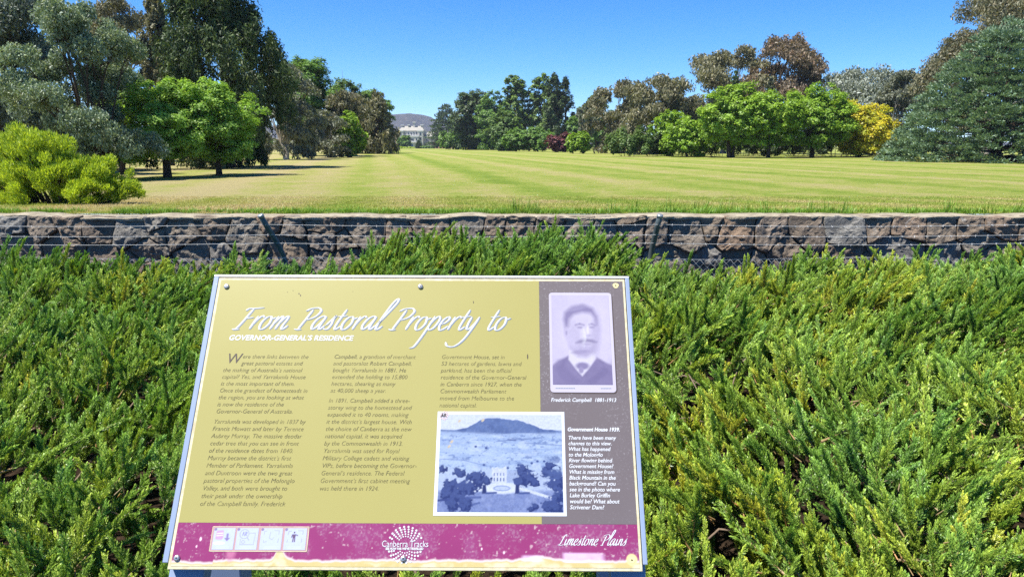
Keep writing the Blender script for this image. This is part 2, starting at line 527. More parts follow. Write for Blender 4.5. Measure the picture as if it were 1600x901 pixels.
# ------------------------------------------------------------------ juniper ground cover
def spray(seed, L=.26, nb=22, wide=.075, curve=.25, brown=0.0):
    """one feathery juniper shoot along +Z: stem, side branchlets, scale-leaf twiglets"""
    g = np.random.default_rng(seed)
    t = np.linspace(0, 1, 9)
    stem = np.stack([curve * L * t ** 2, .04 * L * np.sin(t * 5 + seed), L * t * (1 - .12 * t)], -1)
    V, F = tube_np(stem, .0030 * (1 - t * .8) * (L / .26), 3)
    cols = [np.tile(np.array([.16, .10, .05]), (len(F), 1))]
    VV = [V]; FF = [F]; off = len(V)
    def at_(u): return np.array([np.interp(u, t, stem[:, q]) for q in range(3)])
    A, D, S, C = [], [], [], []
    az = g.uniform(0, 6.28)
    for b in range(nb):
        u = .10 + .90 * (b + g.uniform(0, .7)) / nb
        o = at_(min(u, 1)); az += 2.4 + g.uniform(-.4, .4)
        tl = wide * (1.08 - u ** 1.5) * g.uniform(.75, 1.2) + .014
        el = g.uniform(.55, .95)
        d = np.array([math.cos(az) * math.cos(el), math.sin(az) * math.cos(el) * .8, math.sin(el)])
        d[0] += curve * .6 * u
        d /= np.linalg.norm(d)
        nt_ = max(4, int(tl / .0062))
        for q in range(nt_):
            w = (q + g.uniform(0, .8)) / nt_
            pt = o + d * tl * w + np.array([0, 0, .12 * tl * w * w])
            a2 = g.uniform(0, 6.28)
            side = np.array([math.cos(a2), math.sin(a2), g.uniform(-.3, .7)])
            dd = d * .95 + side * .62 + np.array([0, 0, .25]); dd /= np.linalg.norm(dd)
            ln = g.uniform(.011, .021) * (1 - .3 * w) * (1.15 if u < .9 else .9)
            A.append(pt); D.append(dd * ln); S.append(g.normal(size=3)); 
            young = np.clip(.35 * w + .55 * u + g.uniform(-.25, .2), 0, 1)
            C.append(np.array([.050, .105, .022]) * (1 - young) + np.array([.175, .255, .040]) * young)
    A, D, S, C = map(np.array, (A, D, S, C))
    S = np.cross(D, S); S /= np.linalg.norm(S, axis=1)[:, None]
    wd = .0026
    V = np.stack([A - S * wd * .6, A + D * .45 - S * wd, A + D, A + D * .45 + S * wd], 1).reshape(-1, 3)
    F = np.arange(len(A) * 4).reshape(-1, 4)
    if brown: C = C * (1 - brown) + np.array([.30, .16, .05]) * brown
    VV.append(V); FF.append(F + off); cols.append(C)
    return np.concatenate(VV), np.concatenate(FF), np.concatenate(cols)

def plume(seed, L=.30, nf=18, thick=.0042):
    """a spreading branch: brown axis leaning out along +X, finger-like shoots rising from both sides"""
    g = np.random.default_rng(seed)
    t = np.linspace(0, 1, 9)
    stem = np.stack([L * t * (1 - .10 * t), .05 * L * np.sin(3 * t + seed), L * .42 * t + .10 * L * t * t], -1)
    V, F = tube_np(stem, thick * (1 - .75 * t), 4)
    VV = [V]; FF = [F]; CC = [np.tile(np.array([.34, .20, .10]), (len(F), 1))]; off = len(V)
    shoots = [finger(seed * 10 + q, L=g.uniform(.055, .095)) for q in range(4)]
    for q in range(nf):
        u = .12 + .88 * (q + g.uniform(0, .6)) / nf
        o = np.array([np.interp(u, t, stem[:, k]) for k in range(3)])
        sd = (1.0 if q % 2 else -1.0) * g.uniform(.15, .75) * (1.05 - u)
        zax = np.array([.62 + .35 * u + g.normal(0, .10), sd, .80 - .25 * u + g.normal(0, .10)]); zax /= np.linalg.norm(zax)
        xax = np.cross(zax, g.normal(size=3)); xax /= np.linalg.norm(xax); yax = np.cross(zax, xax)
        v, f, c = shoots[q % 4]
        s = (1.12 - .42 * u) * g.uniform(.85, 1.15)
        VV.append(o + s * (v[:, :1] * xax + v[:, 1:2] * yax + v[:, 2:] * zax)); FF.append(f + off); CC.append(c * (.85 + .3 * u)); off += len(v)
    return np.concatenate(VV), np.concatenate(FF), np.concatenate(CC)

def finger(seed, L=.10):
    """a dense tapering shoot of scale leaves along +Z"""
    g = np.random.default_rng(seed)
    n = 46
    u = np.linspace(.02, 1, n) + g.uniform(-.02, .02, n)
    az = np.arange(n) * 2.4 + g.uniform(-.5, .5, n)
    rad = L * .150 * np.clip(1.15 - u, .12, 1) * g.uniform(.5, 1.1, n)
    bend = L * .18 * u * u
    A = np.stack([bend + np.cos(az) * rad * .3, np.sin(az) * rad * .3, u * L * .93], -1)
    D = np.stack([np.cos(az) * rad * 1.6 + .25 * L * .1, np.sin(az) * rad * 1.6, L * g.uniform(.13, .20, n)], -1)
    S_ = np.cross(D, g.normal(size=(n, 3))); S_ /= np.linalg.norm(S_, axis=1)[:, None]
    wd = (L * .034 * g.uniform(.7, 1.2, n))[:, None]
    V = np.stack([A - S_ * wd * .6, A + D * .45 - S_ * wd, A + D, A + D * .45 + S_ * wd], 1).reshape(-1, 3)
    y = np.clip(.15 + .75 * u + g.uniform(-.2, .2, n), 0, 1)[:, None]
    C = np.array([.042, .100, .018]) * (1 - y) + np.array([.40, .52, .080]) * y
    return V, np.arange(n * 4).reshape(-1, 4), C

def jun_tint(nt, c):
    a = nt.nodes.new('ShaderNodeAttribute'); a.attribute_type = 'INSTANCER'; a.attribute_name = 'tint'
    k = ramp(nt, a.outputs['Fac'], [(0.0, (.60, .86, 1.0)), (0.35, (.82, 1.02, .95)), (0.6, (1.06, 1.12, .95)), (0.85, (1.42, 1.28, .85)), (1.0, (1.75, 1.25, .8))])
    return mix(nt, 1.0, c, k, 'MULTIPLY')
M_JUN = leaf_mat('juniper_foliage', .20, .05, .45, jun_tint)
protos = bpy.data.collections.new('juniper_shoots')
for q in range(9):
    v, f, c = plume(40 + q, [.22, .26, .30, .20, .24, .36, .23, .27, .18][q], [24, 26, 30, 22, 26, 34, 24, 28, 20][q])
    o = bpy.data.objects.new('branch_%02d' % q, mesh_np('branch', v, f, c)); o.data.materials.append(M_JUN); protos.objects.link(o)

for q in range(3):               # long runners with a bare pale stem
    v, f, c = plume(80 + q, [.52, .62, .45][q], [36, 42, 30][q], .0075)
    o = bpy.data.objects.new('runner_%02d' % q, mesh_np('runner', v, f, c)); o.data.materials.append(M_JUN); protos.objects.link(o)

def canopy(X, Y):
    """height of the foliage surface that the shoots grow through"""
    base = np.interp(Y, [1.55, 1.9, 2.3, 2.9, 4.0, 5.4, 6.4, 7.0, 7.5], [-.02, .12, .28, .38, .43, .44, .35, .20, -.05])
    b = (fbm(X * 1.15, Y * 1.15, 61, 3) - .5) * .40 + (fbm(X * 3.3, Y * 3.3, 67, 2) - .5) * .30
    mid = np.clip(1.6 * np.exp(-((X + .35) / 1.35) ** 4), 0, 1) * np.interp(Y, [5.2, 6.4, 7.2, 7.5], [0, .26, .50, .48])
    dip = (np.exp(-((X + 3.1) / .6) ** 2) + .8 * np.exp(-((X - 2.3) / .7) ** 2)) * np.interp(Y, [5.4, 6.4, 7.4], [0, -.17, -.35])
    side = np.where(np.abs(X + .35) > 2.5, np.interp(Y, [5.8, 6.6, 7.2], [0, .11, .13]), 0)
    edge = (fbm(X * 1.7, X * 0, 71, 2) - .5) * .5 * np.clip((2.6 - Y) / .8, 0, 1)
    return base + b * np.clip((Y - 1.5) / .8, 0, 1) + mid + dip + side + edge

g = np.random.default_rng(5)
n_try = 20000
yy = 1.6 + (7.45 - 1.6) * g.uniform(0, 1, n_try) ** .80
xx = g.uniform(-1, 1, n_try) * (.86 * yy + .9)
gap = fbm(xx * 2.4, yy * 2.4, 81, 2)
deep = g.uniform(0, 1, n_try) < np.interp(yy, [2.2, 4], [.27, .34])
keep = (gap > np.interp(yy, [2.0, 4.2], [.52, .43])) | (g.uniform(0, 1, n_try) < .10) | deep
# nothing grows onto the path before the sign
keep &= ~((yy < 1.95) & (np.abs(xx + .2) < .75) & (g.uniform(0, 1, n_try) < .85))
xx, yy, deep = xx[keep], yy[keep], deep[keep]; n_ = len(xx)
zz = np.maximum(canopy(xx, yy) - .10 - np.where(deep, g.uniform(.07, .26, n_), g.uniform(-.03, .06, n_)), ditch_z(yy) + .01)
# branches lean with their neighbours: mostly outward to the right and towards the viewer's far side
fa = (fbm(xx * .9, yy * .9, 91, 2) - .5) * 6.0 + np.interp(xx, [-3, 0, 3], [1.3, .9, .5])
az = fa + g.normal(0, .85, n_)
th = g.normal(-.36, .26, n_)                       # negative: tips raised
scl = g.uniform(.62, 1.08, n_) * np.interp(yy, [1.8, 3.0, 7], [.78, .86, .98])
var = g.integers(0, 9, n_)
tint = np.clip(fbm(xx * 1.4, yy * 1.4, 95, 3) * 1.2 - .21 + g.normal(0, .17, n_) + np.where(xx > .6, .08, -.06) + np.interp(yy, [1.8, 2.8, 4], [.14, .05, 0]), 0, .97)
rx = g.normal(0, .22, len(xx))
m_ = 150
py = 2.0 + 4.6 * g.uniform(0, 1, m_) ** .9; px = g.uniform(-.9, 1, m_) * (.84 * py + .6)
k_ = ~((py < 2.4) & (np.abs(px + .2) < .8)); px, py = px[k_], py[k_]; m_ = len(px)
xx = np.concatenate([xx, px]); yy = np.concatenate([yy, py]); zz = np.concatenate([zz, canopy(px, py) - .09])
az = np.concatenate([az, np.where(px > .5, .35, 1.3) + g.normal(0, .6, m_)]); th = np.concatenate([th, g.normal(.12, .12, m_)]); rx = np.concatenate([rx, g.normal(0, .2, m_)])
scl = np.concatenate([scl, g.uniform(.6, .95, m_)]); var = np.concatenate([var, g.integers(9, 12, m_)]); tint = np.concatenate([tint, np.clip(g.normal(.62, .16, m_), 0, 1)])

def scatter(name, mat, P, rot, scl, var, tint, coll):
    me = bpy.data.meshes.new(name)
    me.vertices.add(len(P)); me.vertices.foreach_set('co', np.asarray(P, np.float32).ravel())
    for nm, ty, dat, key in (('rot', 'FLOAT_VECTOR', rot, 'vector'), ('scl', 'FLOAT', scl, 'value'), ('variant', 'INT', var, 'value'), ('tint', 'FLOAT', tint, 'value')):
        a = me.attributes.new(nm, ty, 'POINT')
        a.data.foreach_set(key, np.ascontiguousarray(dat, np.int32 if ty == 'INT' else np.float32).ravel())
    o = add(name, me, mat)
    ng = bpy.data.node_groups.new(name + '_scatter', 'GeometryNodeTree')
    ng.interface.new_socket('Geometry', in_out='INPUT', socket_type='NodeSocketGeometry')
    ng.interface.new_socket('Geometry', in_out='OUTPUT', socket_type='NodeSocketGeometry')
    gi = ng.nodes.new('NodeGroupInput'); go = ng.nodes.new('NodeGroupOutput')
    ip = ng.nodes.new('GeometryNodeInstanceOnPoints'); ci = ng.nodes.new('GeometryNodeCollectionInfo')
    ci.inputs['Collection'].default_value = coll
    ci.inputs['Separate Children'].default_value = True; ci.inputs['Reset Children'].default_value = True
    ip.inputs['Pick Instance'].default_value = True
    def named(nm, ty):
        n = ng.nodes.new('GeometryNodeInputNamedAttribute'); n.data_type = ty; n.inputs['Name'].default_value = nm
        return n.outputs['Attribute']
    er = ng.nodes.new('FunctionNodeEulerToRotation')
    L = ng.links.new
    L(gi.outputs[0], ip.inputs['Points']); L(ci.outputs[0], ip.inputs['Instance'])
    L(named('variant', 'INT'), ip.inputs['Instance Index'])
    L(named('rot', 'FLOAT_VECTOR'), er.inputs[0]); L(er.outputs[0], ip.inputs['Rotation'])
    L(named('scl', 'FLOAT'), ip.inputs['Scale'])
    L(ip.outputs[0], go.inputs[0])
    md = o.modifiers.new('scatter', 'NODES'); md.node_group = ng
    return o
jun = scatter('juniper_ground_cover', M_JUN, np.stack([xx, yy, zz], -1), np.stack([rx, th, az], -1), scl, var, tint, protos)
tag(jun, 'dense spreading green juniper filling the bank behind the sign', 'juniper', kind='stuff')

# bare woody stems lying under the foliage
M_TWIG = simple('juniper_bark', (.17, .125, .09), .9, .1, 0, .4, 40, .004)
mb = MB()
for q in range(90):
    y0 = 1.75 + 5.2 * r_.random() ** 1.1; x0 = r_.uniform(-1, 1) * (.84 * y0 + .6)
    if abs(x0 + .2) < .7 and y0 < 2.1: continue
    a_ = r_.uniform(0, 6.28); L_ = r_.uniform(.25, .6)
    pts = []
    for t in np.linspace(0, 1, 6):
        X_, Y_ = x0 + math.cos(a_ + t * .5) * L_ * t, y0 + math.sin(a_ + t * .5) * L_ * t
        pts.append((X_ + .02 * math.sin(9 * t + q), Y_ + .02 * math.cos(7 * t + q), max(float(canopy(X_, Y_)) - .20 + .10 * t, float(ditch_z(Y_)) + .02)))
    mb.tube(pts, np.linspace(.0055, .0025, 6), 5)
o = mb.build('juniper_stems', M_TWIG, smooth=True)
tag(o, 'brown woody stems under the juniper foliage', 'stems', kind='stuff')

# ------------------------------------------------------------------ uncut grass along the top of the wall and short turf behind it
def tuft(seed, n, h, w, spread):
    g = np.random.default_rng(seed)
    V, F, C = [], [], []
    for q in range(n):
        b = np.array([g.normal(0, spread), g.normal(0, spread), -.005]); a = g.uniform(0, 6.28); hh = h * g.uniform(.45, 1.1)
        ln = g.uniform(.1, .6); s = np.array([-math.sin(a), math.cos(a), 0]) * w
        d = np.array([math.cos(a), math.sin(a), 0])
        k = len(V)
        V += [b - s, b + s, b + s * .7 + d * hh * ln * .35 + np.array([0, 0, hh * .6]), b - s * .7 + d * hh * ln * .35 + np.array([0, 0, hh * .6])]
        V += [b + d * hh * ln + np.array([0, 0, hh]) + s * .1, b + d * hh * ln + np.array([0, 0, hh]) - s * .1]
        F += [(k, k + 1, k + 2, k + 3), (k + 3, k + 2, k + 4, k + 5)]
        c = (np.array([.30, .345, .060]) if n > 20 else np.array([.16, .27, .028])) * g.uniform(.7, 1.3)
        C += [c, c * 1.25]
    return np.array(V), np.array(F), np.array(C)
def grass_tint(nt, c):
    a = nt.nodes.new('ShaderNodeAttribute'); a.attribute_type = 'INSTANCER'; a.attribute_name = 'tint'
    k = ramp(nt, a.outputs['Fac'], [(0.0, (.75, .95, .8)), (0.45, (1.0, 1.0, 1.0)), (0.75, (1.35, 1.1, 2.0)), (1.0, (1.7, 1.2, 3.4))])
    return mix(nt, 1.0, c, k, 'MULTIPLY')
M_GRASS = leaf_mat('grass_blades', .30, .03, .5, grass_tint)
gcol = bpy.data.collections.new('grass_tufts')
for q in range(8):
    v, f, c = tuft(300 + q, 26 if q < 5 else 18, .035 if q < 5 else (.10 if q < 7 else .26), .003 if q < 5 else .0045, .05 if q < 5 else .035)
    o = bpy.data.objects.new('tuft_%02d' % q, mesh_np('tuft', v, f, c)); o.data.materials.append(M_GRASS); gcol.objects.link(o)
n1_ = 12000
gy = 10.42 + 9.0 * g.uniform(0, 1, n1_) ** 1.25; gx = g.uniform(-1, 1, n1_) * (.80 * gy + .6)
gs = gx + gy * .197
dryv = np.clip(.42 + .25 * np.sin(2 * math.pi * gs / 3.1) + (fbm(gx * .9, gy * .9, 55) - .5) * 1.1 + np.where(gs < -.8, .22, 0) + .18 - np.clip((10.8 - gy) / .4, 0, 1) * .5, 0, 1)
gv = g.integers(0, 5, n1_); gsc = g.uniform(.6, 1.2, n1_)
n2_ = 2400
ty = 10.42 + np.abs(g.normal(0, .22, n2_)); tx = g.uniform(-9.5, 9.5, n2_)
kk = fbm(tx * 1.1, ty * 2, 57, 3) > .40
tx, ty = tx[kk], ty[kk]; n2_ = len(tx)
tall = g.uniform(0, 1, n2_) < .035
tv = np.where(tall & (tx > -.5), 7, g.integers(5, 7, n2_))
ax, ay = np.concatenate([gx, tx]), np.concatenate([gy, ty])
grass = scatter('grass', M_GRASS, np.stack([ax, ay, lawn_z(ay)], -1), np.stack([g.normal(0, .12, len(ax)), g.normal(0, .12, len(ax)), g.uniform(0, 6.28, len(ax))], -1),
                np.concatenate([gsc, g.uniform(.4, 1.05, n2_)]), np.concatenate([gv, tv]), np.concatenate([dryv, np.clip(g.normal(.25, .15, n2_), 0, .7)]), gcol)
tag(grass, 'short grass with greener uncut tufts along the top of the wall', 'grass', kind='stuff')

# ------------------------------------------------------------------ interpretive sign
SO = np.array([-.6527, 1.1858, .8136])
_t = R(34.05)
SV = np.array([.0041, math.sin(_t), math.cos(_t)]); SV /= np.linalg.norm(SV)
SU = np.array([1.0, -.0041 * math.sin(_t), -.0041 * math.cos(_t)]); SU /= np.linalg.norm(SU)
SN = np.cross(SU, SV)
def S(u, v, n=0.0): return SO + u * SU + v * SV + n * SN
def S_np(u, v, n): return SO + np.asarray(u)[..., None] * SU + np.asarray(v)[..., None] * SV + np.asarray(n)[..., None] * SN * np.ones_like(np.asarray(u))[..., None]

sign = thing('information_sign', (-.2, 1.45, 0), 'weathered yellow, grey and magenta information panel on a tilted frame tinted with reflected sky', 'sign')

m, nt, out = new_mat('sky_tinted_frame')
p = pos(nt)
c = mix(nt, noise(nt, 9, 4, .6, p), (.19, .25, .37), (.25, .31, .43))  # blue of the reflected sky put into the frame colour
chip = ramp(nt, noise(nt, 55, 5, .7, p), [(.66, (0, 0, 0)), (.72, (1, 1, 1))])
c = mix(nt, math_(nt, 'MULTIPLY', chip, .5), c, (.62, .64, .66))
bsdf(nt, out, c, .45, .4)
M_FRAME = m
m, nt, out = new_mat('cream_panel_edge')
p = pos(nt)
c = ramp(nt, noise(nt, 70, 5, .7, p), [(.3, (.42, .36, .22)), (.6, (.60, .54, .36)), (.8, (.68, .64, .52))])
bsdf(nt, out, c, .7, .3)
M_CREAM = m
def print_mat(name, a, b, speck=None, sc=40.0, thr=(.66, .74), rough=.42):
    m, nt, out = new_mat(name)
    p = pos(nt)
    c = mix(nt, noise(nt, 5, 4, .6, p), a, b)
    if speck:
        f = ramp(nt, noise(nt, sc * 6, 4, .75, p), [(thr[0], (0, 0, 0)), (thr[1], (1, 1, 1))])
        f2 = ramp(nt, noise(nt, 7, 5, .65, p), [(.42, (0, 0, 0)), (.62, (1, 1, 1))])
        c = mix(nt, math_(nt, 'MULTIPLY', f, math_(nt, 'MULTIPLY', f2, .8)), c, speck)
    bsdf(nt, out, c, rough, .35)
    return m
M_YEL = print_mat('yellow_print', (.305, .274, .084), (.328, .296, .100))
M_GREY = print_mat('mauve_grey_print', (.112, .092, .094), (.140, .118, .122), (.45, .43, .45), 40, (.56, .72))
M_WHITE = print_mat('white_print', (.52, .53, .55), (.57, .58, .60))
M_TSHADOW = print_mat('blue_grey_shadow_print', (.17, .21, .27), (.22, .26, .32))
m, nt, out = new_mat('faded_text_print')
f = noise(nt, 130, 3, .6, pos(nt)); f2 = noise(nt, 22, 3, .6, pos(nt))
c = mix(nt, ramp(nt, math_(nt, 'ADD', math_(nt, 'MULTIPLY', f, .7), math_(nt, 'MULTIPLY', f2, .4)), [(.46, (0, 0, 0)), (.66, (1, 1, 1))]), (.060, .049, .024), (.195, .168, .058))
bsdf(nt, out, c, .5, .3); M_TEXT = m
M_DARKTXT = print_mat('dark_text_print', (.055, .040, .035), (.08, .06, .05))
m, nt, out = new_mat('printed_picture')
bsdf(nt, out, attr_col(nt), .38, .35); M_PICT = m
M_STEEL = simple('screw_steel', (.55, .53, .50), .35, .5, .8, .2, 300)
M_HOLE = simple('dark_hole', (.01, .01, .01), .9, .0)

def slab(mb, u0, v0, u1, v1, n0, n1):
    k = len(mb.v)
    mb.v += [tuple(S(u, v, n)) for n in (n0, n1) for u, v in ((u0, v0), (u1, v0), (u1, v1), (u0, v1))]
    mb.f += [tuple(k + i for i in q) for q in ((0, 3, 2, 1), (4, 5, 6, 7), (0, 1, 5, 4), (1, 2, 6, 5), (2, 3, 7, 6), (3, 0, 4, 7))]
def quad(mb, u0, v0, u1, v1, n): mb.poly([S(u0, v0, n), S(u1, v0, n), S(u1, v1, n), S(u0, v1, n)])

# frame: a shallow tray behind the panel, legs and feet
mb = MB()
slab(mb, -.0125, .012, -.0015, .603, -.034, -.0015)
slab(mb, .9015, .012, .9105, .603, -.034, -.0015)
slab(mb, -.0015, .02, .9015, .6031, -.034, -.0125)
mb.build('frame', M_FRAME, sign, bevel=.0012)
mb = MB(); slab(mb, -.0125, .6032, .9105, .6085, -.034, -.0015); mb.build('top_rail', simple('bare_aluminium', (.62, .62, .63), .4, .5, .3, .15, 60), sign, bevel=.001)
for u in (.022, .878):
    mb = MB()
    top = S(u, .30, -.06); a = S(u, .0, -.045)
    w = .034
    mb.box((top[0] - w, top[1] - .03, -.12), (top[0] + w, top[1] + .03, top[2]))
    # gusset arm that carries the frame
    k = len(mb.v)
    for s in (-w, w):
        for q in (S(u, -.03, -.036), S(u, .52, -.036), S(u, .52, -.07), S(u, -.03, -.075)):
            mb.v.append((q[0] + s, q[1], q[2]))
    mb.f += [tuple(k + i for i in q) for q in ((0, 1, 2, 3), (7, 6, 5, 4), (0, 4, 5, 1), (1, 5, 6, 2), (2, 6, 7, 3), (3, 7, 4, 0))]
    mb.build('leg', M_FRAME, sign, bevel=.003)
mb = MB(); slab(mb, 0, 0, .9, .6, -.0115, 0)
mb.build('panel', M_CREAM, sign, bevel=.0012)

n1 = .0006
mb = MB(); quad(mb, .006, .0845, .7100, .5945, n1); mb.build('yellow_print', M_YEL, sign)
mb = MB(); quad(mb, .7102, .0845, .8945, .5945, n1); mb.build('grey_print', M_GREY, sign)

# ---- little painter for the printed pictures (colour per grid point, flat print)
def lin(c): return np.array(srgb(*c))
class Pic:
    def __init__(s, w, h, bg, asp):
        s.w, s.h = w, h
        s.X, s.Y = np.meshgrid(np.linspace(0, asp, w), np.linspace(0, 1, h))
        s.im = np.tile(lin(bg), (h, w, 1))
    def put(s, a, c):
        a = np.clip(a, 0, 1)[..., None]; s.im = s.im * (1 - a) + lin(c) * a
    def ell(s, x, y, rx, ry, c, soft=.15, rot=0, k=1.0):
        dx, dy = s.X - x, s.Y - y; cr, sr = math.cos(rot), math.sin(rot)
        d = np.sqrt(((dx * cr + dy * sr) / rx) ** 2 + ((-dx * sr + dy * cr) / ry) ** 2)
        s.put(np.clip((1 - d) / soft + .5, 0, 1) * k, c)
    def pol(s, pts, c, soft=.006, k=1.0):
        ins = np.zeros(s.X.shape, bool); dist = np.full(s.X.shape, 9.0)
        for (x0, y0), (x1, y1) in zip(pts, pts[1:] + pts[:1]):
            if y0 != y1:
                cond = ((s.Y >= min(y0, y1)) & (s.Y < max(y0, y1)))
                ins ^= cond & (s.X < (x1 - x0) * (s.Y - y0) / (y1 - y0) + x0)
            L2 = (x1 - x0) ** 2 + (y1 - y0) ** 2 + 1e-12
            t = np.clip(((s.X - x0) * (x1 - x0) + (s.Y - y0) * (y1 - y0)) / L2, 0, 1)
            dist = np.minimum(dist, np.hypot(s.X - x0 - t * (x1 - x0), s.Y - y0 - t * (y1 - y0)))
        sd = np.where(ins, dist, -dist)
        s.put(np.clip(sd / soft + .5, 0, 1) * k, c)
    def line(s, pts, c, w=.005, k=1.0):
        for (x0, y0), (x1, y1) in zip(pts, pts[1:]):
            L2 = (x1 - x0) ** 2 + (y1 - y0) ** 2 + 1e-12
            t = np.clip(((s.X - x0) * (x1 - x0) + (s.Y - y0) * (y1 - y0)) / L2, 0, 1)
            d = np.hypot(s.X - x0 - t * (x1 - x0), s.Y - y0 - t * (y1 - y0))
            s.put(np.clip(1.5 - d / w, 0, 1) * k, c)
    def grain(s, sc, amp, seed): s.im = s.im * (1 + (fbm(s.X * sc, s.Y * sc, seed, 3) - .5)[..., None] * amp)
    def build(s, name, u0, v0, u1, v1, n, parent, mask=None):
        U, V_ = np.meshgrid(np.linspace(u0, u1, s.w), np.linspace(v0, v1, s.h))
        P = S_np(U, V_, np.full(U.shape, n)).reshape(-1, 3)
        i = np.arange(s.h - 1)[:, None] * s.w; j = np.arange(s.w - 1)[None, :]
        F = np.stack([i + j, i + j + 1, i + s.w + j + 1, i + s.w + j], -1)
        F = F[mask[:-1, :-1]] if mask is not None else F.reshape(-1, 4)
        return add(name, mesh_np(name, P, F, np.clip(s.im, 0, 1).reshape(-1, 3), domain='POINT'), M_PICT, parent)

# magenta band, worn through and peeling along its lower edge
pc = Pic(640, 60, (130, 48, 96), 11.4)
X, Y = pc.X, pc.Y
pc.im = pc.im * (0.93 + .16 * fbm(X * 1.3, Y * 1.3, 5))[..., None]
wear = fbm(X * 2.2, Y * 2.2, 11, 4); sp = fbm(X * 26, Y * 26, 12, 2)
pc.put(np.clip((sp - .55) * 6, 0, 1) * np.clip((wear - .36) * 4, 0, 1) * .34, (160, 138, 150))
pc.put(np.clip((wear - .46) * 3, 0, 1) * .35 * np.clip((X - 1.6), 0, 1), (140, 84, 124))
pc.put(np.clip((fbm(X * 14, Y * 14, 15, 3) - .74) * 12, 0, 1) * .6, (190, 172, 172))
edge = .10 + .07 * fbm(X * 1.7, X * 0, 21, 4) + .06 * (fbm(X * 6, X * 0, 23, 3) - .5) + .10 * np.exp(-((X - 2.75) / .18) ** 2) + .28 * np.exp(-((X - 2.6) / .10) ** 2) + .10 * np.exp(-((X - 9.0) / .5) ** 2) - .05 * (X < 1.0)
pc.put(np.clip((edge + .055 - Y) / .04, 0, 1) * .85, (206, 192, 188))
pc.put(np.clip((edge - Y) / .03, 0, 1), (182, 166, 112))
pc.put(np.clip((edge - .03 - Y) / .03, 0, 1) * np.clip((fbm(X * 3, Y * 4, 28) - .4) * 4, 0, 1), (200, 188, 156))
for (x0, x1, y0, y1) in ((8.5, 9.1, .12, .30), (9.5, 10.6, .10, .36)):
    a = np.clip((X - x0) / .1, 0, 1) * np.clip((x1 - X) / .15, 0, 1) * np.clip((Y - y0) / .05, 0, 1) * np.clip((y1 - Y) / .05, 0, 1)
    pc.put(a * (.45 + .4 * fbm(X * 4, Y * 6, 31)), (214, 190, 218))
for (x0, y0, r0) in ((.62, .62, .045), (.55, .45, .03), (7.55, .42, .03), (8.1, .34, .035)):
    pc.ell(x0, y0, r0 * .6, r0, (236, 214, 222), .5, 0, .8)
pc.ell(1.42, .40, .12, .26, (176, 108, 138), .7, 0, .8)
pc.ell(11.22, .19, .13, .13, (214, 200, 136), .3)
pc.build('magenta_band', .006, .006, .8945, .0842, n1, sign)

# portrait card
card = MB()
def rrect(u0, v0, u1, v1, r, n, k=5):
    pts = []
    for cu, cv, a0 in ((u1 - r, v0 + r, -90), (u1 - r, v1 - r, 0), (u0 + r, v1 - r, 90), (u0 + r, v0 + r, 180)):
        for q in range(k + 1): a = R(a0 + 90 * q / k); pts.append(S(cu + r * math.cos(a), cv + r * math.sin(a), n))
    return pts
card.poly(rrect(.7335, .3415, .8705, .5645, .007, .0009)); card.build('portrait_shadow', M_DARKTXT, sign)
card = MB(); card.poly(rrect(.7312, .3440, .8682, .5670, .007, .0012))
card.v_ = None
po = card.build('portrait_card', print_mat('pale_lilac_card', (.39, .36, .43), (.43, .40, .47)), sign)
pc = Pic(104, 166, (176, 170, 202), .624)
pc.ell(.40, .60, .34, .50, (190, 184, 214), 1.2)
pc.pol([(-.02, -.02), (-.02, .19), (.06, .26), (.17, .31), (.25, .26), (.40, .30), (.47, .29), (.56, .24), (.66, .20), (.66, -.02)], (122, 114, 156), .03)
pc.put(np.clip((fbm(pc.X * 9, pc.Y * 9, 2) - .45) * 3, 0, 1) * (pc.Y < .28) * .35, (104, 96, 140))
pc.pol([(.17, .31), (.13, .20), (.22, .10), (.30, .03), (.24, .0), (.08, .06), (.03, .18)], (108, 100, 144), .03, .5)
pc.pol([(.46, .30), (.55, .24), (.50, .15), (.40, .07), (.33, .03), (.44, .01), (.60, .14)], (106, 98, 142), .03, .5)
pc.pol([(.18, .37), (.17, .27), (.25, .16), (.31, .09), (.38, .17), (.46, .28), (.45, .36)], (196, 192, 216), .02)
pc.ell(.315, .20, .070, .040, (126, 118, 160), .6); pc.ell(.30, .155, .025, .035, (140, 132, 172), .6)
pc.pol([(.19, .40), (.17, .52), (.46, .46), (.45, .35), (.36, .29), (.27, .30)], (160, 153, 188), .05)
pc.ell(.325, .60, .165, .245, (186, 180, 210), .22, -.06)
pc.ell(.235, .52, .08, .16, (168, 161, 196), .9, .2, .6)
pc.ell(.475, .56, .05, .22, (158, 151, 188), .9, -.06, .7)
pc.ell(.345, .385, .10, .05, (160, 153, 190), .9, 0, .7)
pc.ell(.30, .355, .09, .022, (140, 132, 172), .8, .1, .7)
pc.pol([(.145, .62), (.125, .72), (.14, .80), (.22, .87), (.34, .895), (.45, .85), (.49, .75), (.485, .66), (.465, .74), (.42, .79), (.33, .80), (.24, .775), (.19, .72), (.175, .64)], (128, 120, 162), .05)
pc.ell(.28, .845, .10, .022, (150, 143, 182), .9, .25, .6)
pc.ell(.15, .57, .024, .055, (172, 165, 198), .6); pc.ell(.155, .565, .010, .025, (148, 141, 178), .8)
pc.line([(.255, .655), (.30, .668), (.345, .655)], (130, 122, 164), .012, .55); pc.line([(.395, .66), (.43, .668), (.465, .652)], (130, 122, 164), .012, .55)
pc.ell(.305, .628, .034, .014, (136, 128, 168), .9, 0, .7); pc.ell(.43, .63, .028, .014, (136, 128, 168), .9, 0, .7)
pc.ell(.385, .60, .012, .06, (206, 202, 226), .9, 0, .8); pc.ell(.395, .535, .030, .016, (152, 145, 182), .9, 0, .6)
